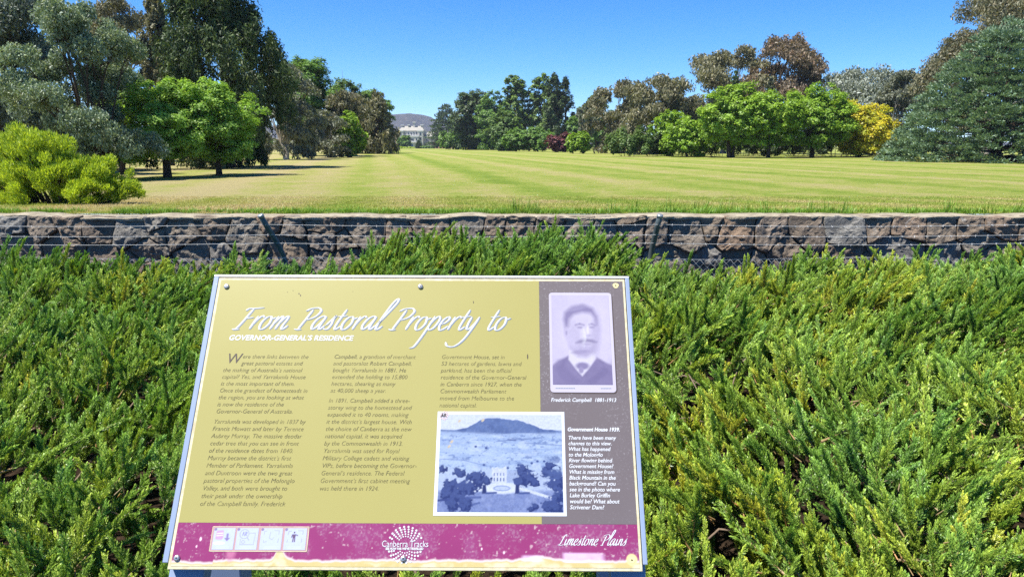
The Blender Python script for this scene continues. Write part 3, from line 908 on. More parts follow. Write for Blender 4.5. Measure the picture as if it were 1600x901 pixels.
pc.pol([(.255, .455), (.31, .49), (.37, .50), (.425, .49), (.475, .465), (.43, .46), (.37, .468), (.31, .455)], (114, 106, 148), .04)
pc.ell(.37, .44, .05, .012, (146, 139, 176), .9, 0, .6)
pc.put(np.clip((fbm(pc.X * 12, pc.Y * 7, 5) - .55) * 6, 0, 1) * np.exp(-((pc.X - .38) / .05) ** 2) * (pc.Y > .40) * (pc.Y < .8) * .7, (212, 212, 228))
pc.im = pc.im * np.array([.74, .73, .66])
pc.grain(60, .10, 7); pc.grain(9, .10, 8)
pc.build('portrait_photograph', .7365, .3605, .8615, .5610, .0016, po)
m_ = MB()
for q in range(12): quad(m_, .742 + q * .0034, .3520, .7446 + q * .0034, .3535, .0016)
m_.build('card_imprint', M_TSHADOW, po); m_ = MB()
for q in range(7): quad(m_, .836 + q * .0032, .3520, .8384 + q * .0032, .3535, .0016)
m_.build('card_imprint', M_TSHADOW, po)

# view of the house in 1939, printed in blue
mb = MB(); quad(mb, .4990, .0990, .7588, .3030, .0012)
ph = mb.build('landscape_print', print_mat('white_photo_border', (.53, .56, .61), (.57, .60, .65)), sign)
pc = Pic(236, 182, (190, 200, 222), 1.29)
X, Y = pc.X, pc.Y
hf = fbm(X * 34, Y * 34, 41, 3); mf = fbm(X * 13, Y * 15, 42, 4)
mt = np.interp(X, [0, .16, .30, .42, .47, .60, .72, .84, .95, 1.08, 1.29], [.845, .84, .87, .945, .962, .968, .95, .945, .905, .855, .83])
pc.put(np.clip((.845 - Y) / .02, 0, 1), (150, 170, 208))
mm = np.clip((mt + (fbm(X * 26, Y * 0, 3) - .5) * .014 - Y) / .010, 0, 1) * np.clip((Y - .775 - .04 * np.abs(X - .75)) / .03, 0, 1)
pc.put(mm, (86, 108, 160))
pc.put(mm * np.clip((fbm(X * 9 + Y * 6, Y * 9 - X * 3, 4) - .42) * 4, 0, 1) * .55, (60, 80, 136))
pc.put(mm * np.clip((hf - .5) * 4, 0, 1) * .35, (112, 132, 178))
fl = np.clip((.80 + .012 * np.sin(X * 9) - Y) / .02, 0, 1) * np.clip((Y - .3) / .1, 0, 1)
pc.put(fl, (160, 180, 214))
pc.put(fl * np.clip((fbm(X * 4, Y * 30, 8) - .44) * 4, 0, 1) * .6, (128, 152, 198))
pc.put(fl * np.clip((fbm(X * 26, Y * 44, 9) - .62) * 9, 0, 1) * .7, (96, 118, 172))
pc.put(fl * np.clip((fbm(X * 8, Y * 20, 19) - .58) * 6, 0, 1) * .5, (184, 198, 224))
pc.line([(.60, .715), (.80, .735), (1.0, .745), (1.1, .76)], (96, 116, 168), .006, .7); pc.line([(.72, .735), (.80, .725)], (84, 102, 156), .008, .8); pc.line([(.9, .70), (1.29, .675)], (104, 124, 174), .005, .7)
pc.line([(0, .53), (.25, .52), (.50, .46)], (112, 132, 182), .005, .7)
pc.put(np.clip((.43 + .02 * np.sin(X * 14) - Y) / .05, 0, 1), (164, 180, 214))
pc.put(np.clip((.21 + .015 * np.sin(X * 7) - Y) / .03, 0, 1), (118, 134, 184))
pc.put(np.clip((hf - .42) * 4, 0, 1) * (Y < .22) * .45, (90, 106, 162)); pc.put(np.clip((mf - .55) * 5, 0, 1) * (Y < .22) * .4, (146, 160, 202))
pc.ell(.66, .235, .20, .055, (192, 202, 224), .3); pc.ell(.66, .235, .09, .028, (118, 136, 184), .2); pc.ell(.66, .235, .078, .020, (168, 182, 214), .3)
pc.line([(.84, .235), (1.0, .19), (1.2, .13)], (190, 200, 222), .014); pc.line([(.30, .20), (.48, .22)], (190, 200, 222), .012)
pc.pol([(.555, .29), (.555, .445), (.57, .445), (.57, .43), (.61, .45), (.65, .43), (.70, .46), (.71, .43), (.71, .29)], (186, 196, 220), .008)
for q in range(4): pc.line([(.58 + q * .033, .31), (.58 + q * .033, .335)], (84, 100, 150), .006)
for q in range(4): pc.line([(.58 + q * .033, .365), (.58 + q * .033, .385)], (104, 120, 168), .005)
pc.pol([(.71, .36), (.74, .42), (.83, .41), (.85, .36), (.85, .30), (.71, .29)], (146, 162, 200), .008)
gg = np.random.default_rng(3)
for x, y, r in ((.04, .42, .05), (.20, .40, .055), (.24, .38, .05), (.36, .36, .07), (.42, .33, .10), (.50, .31, .06), (.10, .27, .06), (.16, .25, .08), (.25, .23, .10), (.34, .24, .08), (.10, .18, .10), (.20, .14, .09), (.17, .06, .09), (.28, .08, .10), (.88, .40, .08), (.93, .33, .10), (.84, .30, .07), (1.0, .29, .05), (1.13, .40, .07), (1.20, .37, .09), (1.26, .33, .07), (1.22, .26, .10), (1.25, .15, .09), (1.16, .47, .05), (1.12, .06, .07), (1.2, .05, .10), (.96, .03, .04), (1.0, .05, .05)):
    d = np.hypot(X - x, (Y - y) * 1.1) / r + (hf - .5) * 1.1 + (mf - .5) * .5
    pc.put(np.clip((1 - d) * 5, 0, 1), (40, 54, 112))
    pc.put(np.clip((.8 - np.hypot(X - x + .2 * r, (Y - y - .25 * r) * 1.1) / r - (hf - .5) * 1.6) * 4, 0, 1) * .45, (78, 96, 154))
for x, y in ((.38, .66), (.49, .645), (.47, .47), (.83, .47), (.87, .47), (.97, .49), (1.03, .51), (1.10, .51), (.72, .44)): pc.ell(x, y, .014, .012, (64, 82, 140), .6)
pc.put(np.clip((mf - .46) * 6, 0, 1) * (Y > .33) * (Y < .60) * np.clip((X - 1.04) * 5, 0, 1) * .7, (78, 98, 154))
for x in (.455, .795):
    pc.pol([(x, .18), (x + .007, .27), (x + .04, .27), (x + .05, .18)], (38, 50, 106), .012); pc.line([(x + .045, .185), (x + .145, .19)], (66, 82, 140), .010)
pc.line([(.0, .11), (.12, .12)], (54, 68, 128), .010); pc.line([(.30, .14), (.44, .145)], (66, 82, 142), .012, .8); pc.line([(.36, .07), (.43, .09)], (66, 82, 142), .010, .8)
for x, y in ((.125, .71), (.10, .66), (.20, .93), (.45, .94)): pc.ell(x, y, .02, .012, (196, 184, 164), .8, .8)
pc.im = pc.im * np.array([.70, .68, .64])
pc.grain(80, .35, 7)
pc.build('landscape_photograph', .5060, .1062, .7525, .2968, .0016, ph)
# round badge in the corner of the picture
mb = MB()
for q in range(26):
    a = q * 2.399; r0 = .0095 * math.sqrt((q + 6) / 32)
    c0 = (.5125 + r0 * math.cos(a), .2945 + r0 * math.sin(a))
    mb.poly([S(c0[0] + .0013 * math.cos(k), c0[1] + .0013 * math.sin(k), .0020) for k in np.linspace(0, 5.5, 7)])
mb.build('badge_dots', print_mat('dusty_pink_print', (.50, .36, .36), (.58, .44, .42)), ph)

# ---- type
def text_parts(lines, name, mat, n, parent, shear=0.0, size=.0141, kx=1.0, bold=0.0):
    VV, FF = [], []; off = 0
    for (s, u, v) in lines:
        cu = bpy.data.curves.new('type', 'FONT'); cu.body = s; cu.size = size; cu.shear = shear; cu.resolution_u = 3
        cu.offset = bold
        ob = bpy.data.objects.new('type', cu); COL.objects.link(ob)
        bpy.context.view_layer.update()
        me = bpy.data.meshes.new_from_object(ob.evaluated_get(bpy.context.evaluated_depsgraph_get()))
        co = np.empty(len(me.vertices) * 3, np.float32); me.vertices.foreach_get('co', co); co = co.reshape(-1, 3)
        VV.append(S_np(u + co[:, 0] * kx, v + co[:, 1], np.full(len(co), n)))
        FF += [tuple(off + i for i in p.vertices) for p in me.polygons]; off += len(co)
        bpy.data.objects.remove(ob); bpy.data.curves.remove(cu); bpy.data.meshes.remove(me)
    me = bpy.data.meshes.new(name); me.from_pydata([tuple(p) for p in np.concatenate(VV)], [], FF); me.update()
    return add(name, me, mat, parent)
def para(u, v, dv, rows, du=0.0): return [(s, u + du * k, v - dv * k) for k, s in enumerate(rows)]
nT = .0010
text_parts([('GOVERNOR-GENERAL\u2019S RESIDENCE', .0440, .4550)], 'subtitle_lettering', M_WHITE, nT, sign, .18, .0162, 1.02, .0004)
body = dict(shear=.24, size=.0126, kx=.985, bold=-.00016)
text_parts([('W', .0462, .4040)], 'initial_letter', M_DARKTXT, nT, sign, .2, .031, .95)
text_parts([('ere there links between the', .0797, .4145), ('great pastoral estates and', .0794, .4000)], 'body_text', M_TEXT, nT, sign, **body)
text_parts(para(.0427, .3850, .01455, ['the making of Australia\u2019s national', 'capital? Yes, and Yarralumla House', 'is the most important of them.', 'Once the grandest of homesteads in', 'the region, you are looking at what', 'is now the residence of the', 'Governor-General of Australia.']), 'body_text', M_TEXT, nT, sign, **body)
text_parts(para(.0412, .2765, .01462, ['Yarralumla was developed in 1837 by', 'Francis Mowatt and later by Terence', 'Aubrey Murray. The massive deodar', 'cedar tree that you can see in front', 'of the residence dates from 1840.', 'Murray became the district\u2019s first', 'Member of Parliament. Yarralumla', 'and Duntroon were the two great', 'pastoral properties of the Molonglo', 'Valley, and both were brought to', 'their peak under the ownership', 'of the Campbell family. Frederick']), 'body_text', M_TEXT, nT, sign, **body)
text_parts(para(.2734, .4150, .01462, ['Campbell, a grandson of merchant', 'and pastoralist Robert Campbell,', 'bought Yarralumla in 1881. He', 'extended the holding to 15,800', 'hectares, shearing as many', 'as 40,000 sheep a year.']), 'body_text', M_TEXT, nT, sign, **body)
text_parts(para(.2716, .3210, .01462, ['In 1891, Campbell added a three-', 'storey wing to the homestead and', 'expanded it to 40 rooms, making', 'it the district\u2019s largest house. With', 'the choice of Canberra as the new', 'national capital, it was acquired', 'by the Commonwealth in 1913.', 'Yarralumla was used for Royal', 'Military College cadets and visiting', 'VIPs, before becoming the Governor-', 'General\u2019s residence. The Federal', 'Government\u2019s first cabinet meeting', 'was held there in 1924.']), 'body_text', M_TEXT, nT, sign, **body)
text_parts(para(.5010, .4155, .01478, ['Government House, set in', '53 hectares of gardens, lawns and', 'parkland, has been the official', 'residence of the Governor-General', 'in Canberra since 1927, when the', 'Commonwealth Parliament', 'moved from Melbourne to the', 'national capital.']), 'body_text', M_TEXT, nT, sign, **body)
text_parts([('Frederick Campbell  1881-1913', .7316, .3245)], 'caption_lettering', M_WHITE, nT, sign, .22, .0112, .94, .0002)
text_parts([('Government House 1939.', .7640, .2640)], 'caption_lettering', M_WHITE, nT, sign, .22, .0106, .95, .0004)
text_parts(para(.7650, .2470, .01123, ['There have been many', 'changes to this view.', 'What has happened', 'to the Molonglo', 'River flowing behind', 'Government House?', 'What is missing from', 'Black Mountain in the', 'background? Can you', 'see in the photo where', 'Lake Burley Griffin', 'would be? What about', 'Scrivener Dam?']), 'caption_lettering', M_WHITE, nT, sign, .22, .0108, .97, .0002)
text_parts([('AR', .5062, .2918)], 'badge_lettering', M_DARKTXT, .0024, ph, 0, .0095, .9, .0003)

# ---- the brush script of the title, drawn stroke by stroke
GL = {
 'F': (1.05, [[(.62, 1.60), (.50, 1.0), (.36, .35), (.22, .04), (.0, .0)], [(.12, 1.42), (.28, 1.58), (.7, 1.60), (1.30, 1.66)], [(.40, .86), (.7, .86), (.98, .92)], [(-.02, 0), (.2, -.03), (.5, .02)]]),
 'P': (1.05, [[(.52, 1.52), (.42, .9), (.32, .35), (.26, .0)], [(-.02, .02), (.26, -.02), (.5, .02)], [(.05, 1.40), (.35, 1.60), (.85, 1.64), (1.12, 1.40), (.98, 1.0), (.62, .78), (.40, .78)]]),
 'L': (.98, [[(.98, 1.45), (.84, 1.62), (.66, 1.48), (.52, .9), (.36, .25), (.10, .0)], [(.0, .04), (.3, .02), (.62, -.03), (1.0, .14)]]),
 'r': (.66, [[(.22, 1.0), (.17, .5), (.14, .0)], [(.15, .30), (.30, .78), (.52, 1.02), (.70, .90)]]),
 'o': (.80, [[(.46, 1.0), (.20, .88), (.06, .45), (.18, .03), (.45, .05), (.64, .45), (.56, .88), (.42, 1.0)], [(.50, .98), (.62, .80), (.88, .92)]]),
 'm': (1.22, [[(.20, 1.0), (.16, .5), (.12, .0)], [(.14, .35), (.34, .86), (.50, 1.0), (.56, .80), (.52, .4), (.49, .0)], [(.50, .35), (.70, .86), (.87, 1.0), (.94, .80), (.88, .3), (.92, .03), (1.05, .04), (1.25, .30)]]),
 'n': (.86, [[(.20, 1.0), (.16, .5), (.12, .0)], [(.14, .35), (.34, .86), (.51, 1.0), (.58, .80), (.53, .3), (.57, .03), (.70, .04), (.90, .30)]]),
 'a': (.90, [[(.66, .94), (.46, 1.02), (.18, .80), (.06, .35), (.18, .02), (.40, .16), (.60, .60), (.68, .95)], [(.70, 1.0), (.62, .45), (.64, .06), (.76, .03), (.95, .30)]]),
 's': (.60, [[(.10, .30), (.34, .80), (.44, 1.05), (.40, .75), (.46, .35), (.34, .02), (.04, .06)]]),
 't': (.58, [[(.36, 1.55), (.27, .9), (.22, .25), (.32, .0), (.60, .26)], [(.0, .98), (.3, 1.0), (.66, 1.06)]]),
 'l': (.52, [[(.06, .22), (.42, 1.2), (.70, 2.05), (.62, 2.38), (.42, 2.05), (.24, 1.0), (.18, .2), (.30, .0), (.58, .28)]]),
 'p': (.84, [[(.26, 1.05), (.18, .3), (.06, -.6), (-.10, -1.25), (-.36, -1.38)], [(.14, .30), (.36, .86), (.58, 1.02), (.72, .72), (.60, .20), (.38, .0), (.18, .14)]]),
 'e': (.66, [[(.08, .42), (.36, .52), (.54, .80), (.42, 1.0), (.18, .80), (.08, .36), (.22, .0), (.44, .04), (.70, .30)]]),
 'y': (.86, [[(.16, 1.0), (.13, .5), (.20, .08), (.38, .10), (.60, .55), (.70, 1.0)], [(.70, 1.0), (.56, .1), (.34, -.75), (-.05, -1.22), (-.55, -1.20), (-.78, -.92)]]),
 'i': (.46, [[(.20, 1.0), (.15, .4), (.20, .04), (.30, .02), (.48, .28)], [(.27, 1.40), (.29, 1.46)]]),
}
def catmull(pts, k=9):
    P = [np.array(pts[0]) * 2 - np.array(pts[1])] + [np.array(p) for p in pts] + [np.array(pts[-1]) * 2 - np.array(pts[-2])]
    o = []
    for a, b, c, d in zip(P, P[1:], P[2:], P[3:]):
        for t in np.linspace(0, 1, k, endpoint=False):
            o.append(.5 * (2 * b + (c - a) * t + (2 * a - 5 * b + 4 * c - d) * t * t + (3 * b - a - 3 * c + d) * t ** 3))
    o.append(P[-2]); return np.array(o)
def script(text, u, v, xh, length, slant, name, layers, parent, wmax=.17):
    adv = sum(.62 if ch == ' ' else GL[ch][0] for ch in text)
    kx = length / (adv * xh)
    for du, dv, n, mat, nm in layers:
        VV, FF = [], []; x = 0; k0 = 0; sidx = 0
        for ch in text:
            if ch == ' ': x += .62; continue
            for st in GL[ch][1]:
                C = catmull(st)
                C = np.stack([(C[:, 0] * 1.0 + x) * kx + C[:, 1] * slant, C[:, 1]], -1)
                T = np.gradient(C, axis=0); T /= np.linalg.norm(T, axis=1)[:, None] + 1e-9
                ang = np.arctan2(T[:, 1], T[:, 0])
                w = wmax * (.30 + .70 * np.abs(np.sin(ang - R(10))) ** 1.3)
                e = np.minimum(np.arange(len(C)), np.arange(len(C))[::-1]) / 4.0
                w = w * np.clip(.35 + e, 0, 1) * .5
                NN = np.stack([-T[:, 1], T[:, 0]], -1)
                A, B = C + NN * w[:, None], C - NN * w[:, None]
                n_ = len(C); nn = n + sidx * .00002; sidx = (sidx + 1) % 7
                P = np.concatenate([A, B])
                VV.append(S_np(u + du + P[:, 0] * xh, v + dv + P[:, 1] * xh, np.full(len(P), nn)))
                i = np.arange(n_ - 1); FF.append(np.stack([k0 + i + n_, k0 + i + n_ + 1, k0 + i + 1, k0 + i], -1)); k0 += len(P)
            x += GL[ch][0]
        add(nm, mesh_np(nm, np.concatenate(VV), np.concatenate(FF)), mat, parent)
script('From Pastoral Property to', .048, .4800, .0300, .585, .46, 'title_lettering', [(.0018, -.0016, .0009, M_TSHADOW, 'title_shadow'), (0, 0, .0013, M_WHITE, 'title_lettering')], sign, .145)
script('Limestone Plains', .7400, .0462, .0118, .130, .42, 'band_lettering', [(0, 0, .0011, M_WHITE, 'band_lettering')], sign, .18)

# ---- round dotted emblem with its name
mb = MB()
for ring, (rr, cnt, ds) in enumerate(((.0150, 20, .0014), (.0192, 21, .0016), (.0236, 22, .0018), (.0280, 23, .0020), (.0325, 24, .0021))):
    for q in range(cnt):
        a = 2 * math.pi * (q + .37 * ring) / cnt
        cu_, cv_ = .4480 + rr * math.cos(a), .0460 + rr * math.sin(a)
        if .0352 < cv_ < .0560 and not (cv_ > .0530 and abs(cu_ - .448) < .02): continue
        mb.poly([S(cu_ + ds * math.cos(k), cv_ + ds * math.sin(k), .0011) for k in np.linspace(0, 2 * math.pi, 9)[:-1]])
lg = mb.build('emblem_dots', M_WHITE, sign)
text_parts([('Canberra Tracks', .4030, .0420)], 'emblem_lettering', M_WHITE, .0014, sign, 0, .0164, .80)
text_parts([('SEE HOW FAR WE\u2019VE TRAVELLED', .4110, .0368)], 'emblem_lettering', M_WHITE, .0014, sign, 0, .0056, .86, .0003)

# ---- strip of four instruction tiles
mb = MB(); quad(mb, .0742, .0322, .2612, .0780, .0011)
strip = mb.build('instruction_strip', print_mat('pink_brown_print', (.36, .21, .22), (.42, .27, .27)), sign)
mb = MB(); e_ = .0012
for a in ((.0742, .0322, .2612, .0322 + e_), (.0742, .0780 - e_, .2612, .0780), (.0742, .0322, .0742 + e_, .0780), (.2612 - e_, .0322, .2612, .0780)): quad(mb, *a, .0013)
mb.build('strip_border', M_CREAM, strip)
ink = (142, 142, 176)
for k, (a, b) in enumerate(((.0785, .1190), (.1228, .1640), (.1690, .2105), (.2150, .2570))):
    pc = Pic(44, 44, (168, 176, 200), 1.0)
    if k == 0:
        pc.pol([(.10, .52), (.13, .88), (.45, .90), (.47, .54), (.40, .46), (.16, .46)], (170, 140, 172), .03); pc.line([(.16, .74), (.42, .76)], (204, 196, 222), .02); pc.line([(.16, .64), (.42, .66)], (204, 196, 222), .02)
        pc.line([(.66, .70), (.66, .52)], (120, 108, 150), .05); pc.pol([(.52, .54), (.80, .54), (.66, .38)], (120, 108, 150), .03)
        pc.ell(.3, .30, .25, .06, (224, 234, 236), .5)
    if k == 1:
        a_ = np.linspace(0, 6.3, 20); pc.line([(.36 + .21 * math.cos(t), .72 + .21 * math.sin(t)) for t in a_], ink, .014)
        pc.line([(.27, .64), (.31, .82), (.36, .64)], (120, 116, 160), .014); pc.line([(.40, .64), (.41, .82), (.48, .78), (.42, .72), (.49, .64)], (120, 116, 160), .014)
        pc.line([(.50, .56), (.60, .44)], ink, .018); pc.line([(.60, .76), (.86, .76), (.84, .24), (.20, .24), (.20, .48)], ink, .012)
        pc.line([(.34 + .07 * math.cos(t), .36 + .07 * math.sin(t)) for t in a_], ink, .012)
    if k == 2:
        for q in ([(.26, .86), (.16, .86), (.16, .72)], [(.16, .44), (.16, .34), (.30, .38)], [(.62, .88), (.84, .88), (.84, .72)], [(.80, .36), (.84, .36), (.84, .52)], [(.44, .80), (.42, .54), (.54, .46), (.62, .56)]): pc.line(q, ink, .012)
    if k == 3:
        for q in ([(.30, .86), (.18, .86), (.16, .70)], [(.16, .46), (.14, .34)], [(.60, .88), (.84, .88), (.82, .72)], [(.80, .36), (.80, .52)]): pc.line(q, ink, .014)
        pc.ell(.44, .80, .035, .045, (92, 74, 100), .4); pc.pol([(.36, .72), (.52, .72), (.50, .54), (.38, .54)], (92, 74, 100), .02)
        pc.line([(.36, .70), (.33, .58)], (92, 74, 100), .022); pc.line([(.52, .70), (.60, .66)], (92, 74, 100), .022); pc.line([(.41, .54), (.40, .38)], (92, 74, 100), .026); pc.line([(.48, .54), (.48, .38)], (92, 74, 100), .026)
    pc.ell(.06, .94, .07, .07, (126, 112, 140), .3)
    for q in range(2): pc.line([(.22, .14 - .07 * q), (.80, .14 - .07 * q)], (178, 186, 220), .010)
    pc.grain(14, .10, k)
    pc.build('instruction_tile', a, .0356, b, .0748, .0014, strip)

# ---- screws and empty screw holes
for (u, v) in ((.0205, .5787), (.4483, .5801), (.0154, .0203), (.4459, .0208)):
    mb = MB(); n_ = 16; k = 0
    rings = [(.0058, 0.0), (.0058, .0014), (.0052, .0024), (.0036, .0032), (.0018, .0034)]
    for rr, h in rings:
        for q in range(n_): mb.v.append(tuple(S(u + rr * math.cos(q * 2 * math.pi / n_), v + rr * math.sin(q * 2 * math.pi / n_), .0012 + h)))
    for a in range(len(rings) - 1):
        for q in range(n_): mb.f.append((a * n_ + q, a * n_ + (q + 1) % n_, (a + 1) * n_ + (q + 1) % n_, (a + 1) * n_ + q))
    mb.f.append(tuple((len(rings) - 1) * n_ + q for q in range(n_)))
    o = mb.build('screw', M_STEEL, sign, smooth=True)
    mb = MB(); mb.poly([S(u + .0016 * math.cos(q), v + .0016 * math.sin(q), .0049) for q in np.linspace(0, 5.24, 6)]); mb.build('socket', M_HOLE, o)
for (u, v) in ((.8793, .5845), (.8805, .0202)):
    mb = MB(); mb.poly([S(u + .0066 * math.cos(q) * (1 + .12 * math.sin(3 * q)), v + .0062 * math.sin(q), .0010) for q in np.linspace(0, 6.28, 17)[:-1]])
    o = mb.build('screw_hole_ring', print_mat('bare_yellow_ring', (.62, .55, .24), (.68, .60, .30)), sign)
    mb = MB(); mb.poly([S(u + .0016 * math.cos(q), v + .0016 * math.sin(q), .0013) for q in np.linspace(0, 6.28, 11)[:-1]]); mb.build('screw_hole', M_HOLE, o)
# small spots and scratches on the yellow field
mb = MB()
for (u, v, s, l) in ((.182, .5625, .0012, 1.5), (.168, .5700, .0008, 1), (.566, .5440, .0008, 4), (.684, .4210, .0012, 5), (.156, .566, .0007, 1), (.186, .5585, .0010, 2.2), (.30, .568, .0006, 1)):
    mb.poly([S(u + s * math.cos(q), v + s * l * math.sin(q), .0010) for q in np.linspace(0, 5.5, 7)])
mb.build('stain', M_DARKTXT, sign)['kind'] = 'stuff'

# ------------------------------------------------------------------ trees
PAL = {   # dark leaf, light leaf, accent (linear albedo)
 'greydark': ((0.045, 0.068, 0.051), (0.128, 0.173, 0.128), (0.225, 0.270, 0.225)),
 'silver':   ((.085, .130, .072), (.220, .295, .170), (.46, .52, .40)),
 'silver2':  ((0.112, 0.135, 0.105), (0.262, 0.292, 0.225), (0.450, 0.495, 0.420)),
 'brown':    ((.095, .098, .055), (.215, .205, .112), (.28, .23, .13)),
 'red':      ((.110, .085, .055), (.230, .175, .110), (.28, .17, .10)),
 'olive':    ((.100, .100, .055), (.230, .220, .115), (.30, .27, .15)),
 'grey':     ((.090, .104, .070), (.215, .232, .160), (.31, .32, .24)),
 'dark':     ((0.027, 0.054, 0.021), (0.083, 0.135, 0.042), (0.128, 0.180, 0.053)),
 'inky':     ((.016, .036, .014), (.080, .125, .034), (.14, .18, .05)),
 'bright':   ((.120, .245, .036), (.310, .500, .072), (.42, .60, .12)),
 'bright2':  ((.110, .220, .020), (.275, .440, .036), (.36, .50, .05)),
 'lime':     ((0.120, 0.225, 0.018), (0.270, 0.435, 0.033), (0.360, 0.510, 0.045)),
 'green':    ((0.060, 0.135, 0.024), (0.158, 0.285, 0.051), (0.225, 0.360, 0.068)),
 'mid':      ((0.063, 0.120, 0.033), (0.158, 0.255, 0.068), (0.225, 0.330, 0.105)),
 'elm':      ((0.075, 0.143, 0.030), (0.195, 0.300, 0.068), (0.270, 0.390, 0.090)),
 'plum':     ((0.068, 0.027, 0.033), (0.180, 0.063, 0.078), (0.255, 0.090, 0.090)),
 'yellow':   ((.260, .340, .018), (.66, .56, .034), (.72, .56, .03)),
 'deodar':   ((0.045, 0.078, 0.054), (0.120, 0.173, 0.112), (0.165, 0.225, 0.150)),
 'blue':     ((.040, .085, .050), (.200, .300, .180), (.36, .46, .31)),
 'pine':     ((0.045, 0.083, 0.030), (0.112, 0.180, 0.060), (0.150, 0.210, 0.075)),
 'greypine': ((0.075, 0.087, 0.051), (0.165, 0.180, 0.105), (0.225, 0.225, 0.135)),
 'bush':     ((.125, .220, .016), (.480, .600, .050), (.58, .66, .08)),
}
M_LEAF = leaf_mat('tree_leaves', .42, .03, .5)
M_GUMLEAF = leaf_mat('gum_leaves', .28, .04, .55)
M_NEEDLE = leaf_mat('conifer_needles', .22, .03, .55)
M_BARK = simple('dark_bark', (.055, .042, .032), .95, .1, 0, .45, 9, .02)
M_PALEBARK = simple('pale_gum_bark', (.33, .29, .24), .85, .15, 0, .45, 3, .02)

def unit(g, n):
    v = g.normal(size=(n, 3)); return v / np.linalg.norm(v, axis=1)[:, None]

def crown_clumps(kind, g, w, h):
    """clump centres / radii / axis of the crown in a box of half-width 1 and height 0..1, then limbs' targets"""
    C, Rr = [], []
    lobes = []
    if kind == 'broad':
        nl = 17
        for q in range(nl):
            d = unit(g, 1)[0]; d[2] = d[2] * .8 + .15
            k = g.uniform(.42, .66)
            lobes.append((np.array([d[0] * k, d[1] * k, .47 + d[2] * .34 * g.uniform(.75, 1.1)]), g.uniform(.34, .48)))
        lobes.append((np.array([g.uniform(-.1, .1), 0, .76]), .34)); lobes.append((np.array([0, 0, .45]), .5))
        asp = w / 2 / h
        for c, r in lobes:
            ns = 17
            for d in unit(g, ns):
                C.append(c + d * np.array([r, r, r * asp]) * g.uniform(.7, 1.05)); Rr.append(g.uniform(.10, .19) * np.array([1, 1, asp * .8]))
    elif kind == 'gum':
        nl = 30
        asp = w / 2 / h
        for q in range(nl):
            a = g.uniform(0, 6.28); z = ((q + g.uniform(0, 1)) / nl) ** .85
            rr = (.25 + .75 * math.sin(math.pi * (.10 + .86 * z)) ** .7) * math.sqrt(g.uniform(.05, 1.0)) * .92
            lobes.append((np.array([math.cos(a) * rr, math.sin(a) * rr, .04 + z * .90]), g.uniform(.19, .34)))
        for c, r in lobes:
            for d in unit(g, 15):
                d[2] = abs(d[2]) * 1.0 - .45
                C.append(c + d * np.array([r, r, r * asp]) * g.uniform(.45, 1.1)); Rr.append(g.uniform(.07, .15) * np.array([1.1, 1.1, asp * 1.2]))
    elif kind == 'cedar':
        for q in range(6000):
            z = (1 - g.uniform(0, 1) ** .62) * .985
            rad = (1 - z) ** .62 + .02
            a = g.uniform(0, 6.28); k = g.uniform(.88, 1.04)
            c = np.array([math.cos(a) * rad * k, math.sin(a) * rad * k, z])
            if any(abs(o[2] - z) * 2.2 < .10 and (o[0] - c[0]) ** 2 + (o[1] - c[1]) ** 2 + ((o[2] - c[2]) * 1.7) ** 2 < .0095 for o in C): continue
            C.append(c); r = g.uniform(.060, .092); Rr.append(np.array([r, r, r * (w / 2 / h) * .75]))
            if len(C) % 6 == 0: lobes.append((c * np.array([.75, .75, 1]), .05))
        for q in range(160):
            z = g.uniform(0, .9); rad = (1 - z) ** .62 * g.uniform(.2, .8); a = g.uniform(0, 6.28)
            C.append(np.array([math.cos(a) * rad, math.sin(a) * rad, z])); Rr.append(np.array([.10, .10, .06]))
    elif kind in ('pine', 'deodar'):
        nt_ = {'cedar': 17, 'pine': 13, 'deodar': 15}[kind]
        for q in range(nt_):
            z = (q + .3) / nt_
            rad = {'cedar': (1 - z ** 1.55) ** .80, 'pine': 1 - z ** 1.2, 'deodar': (1 - z ** 2.2) ** .8 * (.8 + .2 * (q % 2))}[kind] * 1.0 + .04
            nb = int(6 + 13 * rad)
            a0 = g.uniform(0, 6.28)
            for b in range(nb):
                a = a0 + 6.283 * b / nb + g.uniform(-.2, .2); L = rad * g.uniform(.80, 1.06)
                nseg = max(2, int(5 * L + 1))
                for s in range(nseg):
                    u = .40 + .60 * (s + .6) / nseg
                    zz_ = z + g.normal(0, .012) + (.030 * u if kind != 'deodar' else .03 - .05 * u * u) + g.uniform(-.012, .012)
                    C.append(np.array([math.cos(a) * L * u, math.sin(a) * L * u, zz_]) + g.normal(0, .018, 3) * np.array([1, 1, .3]))
                    r = g.uniform(.055, .10) * (1.0 if kind != 'deodar' else 1.4)
                    Rr.append(np.array([r, r, r * (w / 2 / h) * (.62 if kind != 'deodar' else .35)]))
                if b % 3 == 0: lobes.append((np.array([math.cos(a) * L * .8, math.sin(a) * L * .8, z + .015]), .05))
    elif kind == 'casuarina':
        for q in range(120):
            z = g.uniform(0, 1) ** .9
            rad = min(1, (1.03 - z) * 1.25) ** .8 * (.70 + .30 * min(1, z * 2.2 + .3))
            a = g.uniform(0, 6.28); rr = rad * g.uniform(.15, 1.0) ** .6
            c = np.array([math.cos(a) * rr, math.sin(a) * rr, z * .95])
            lobes.append((c, .1))
            for k in range(7):
                C.append(c + g.normal(0, 1, 3) * np.array([.08, .08, .04])); r = g.uniform(.055, .10); Rr.append(np.array([r, r, r * 1.5 * w / h]))
    elif kind == 'poplar':
        for q in range(90):
            z = g.uniform(0, 1)
            rad = (min(1, z * 3 + .4)) * (1 - z ** 2.2) ** .7
            a = g.uniform(0, 6.28); rr = rad * g.uniform(.3, .95)
            c = np.array([math.cos(a) * rr, math.sin(a) * rr, z * .96]); C.append(c); r = g.uniform(.16, .28); Rr.append(np.array([r, r, r * .35]))
            if q % 6 == 0: lobes.append((c, .1))
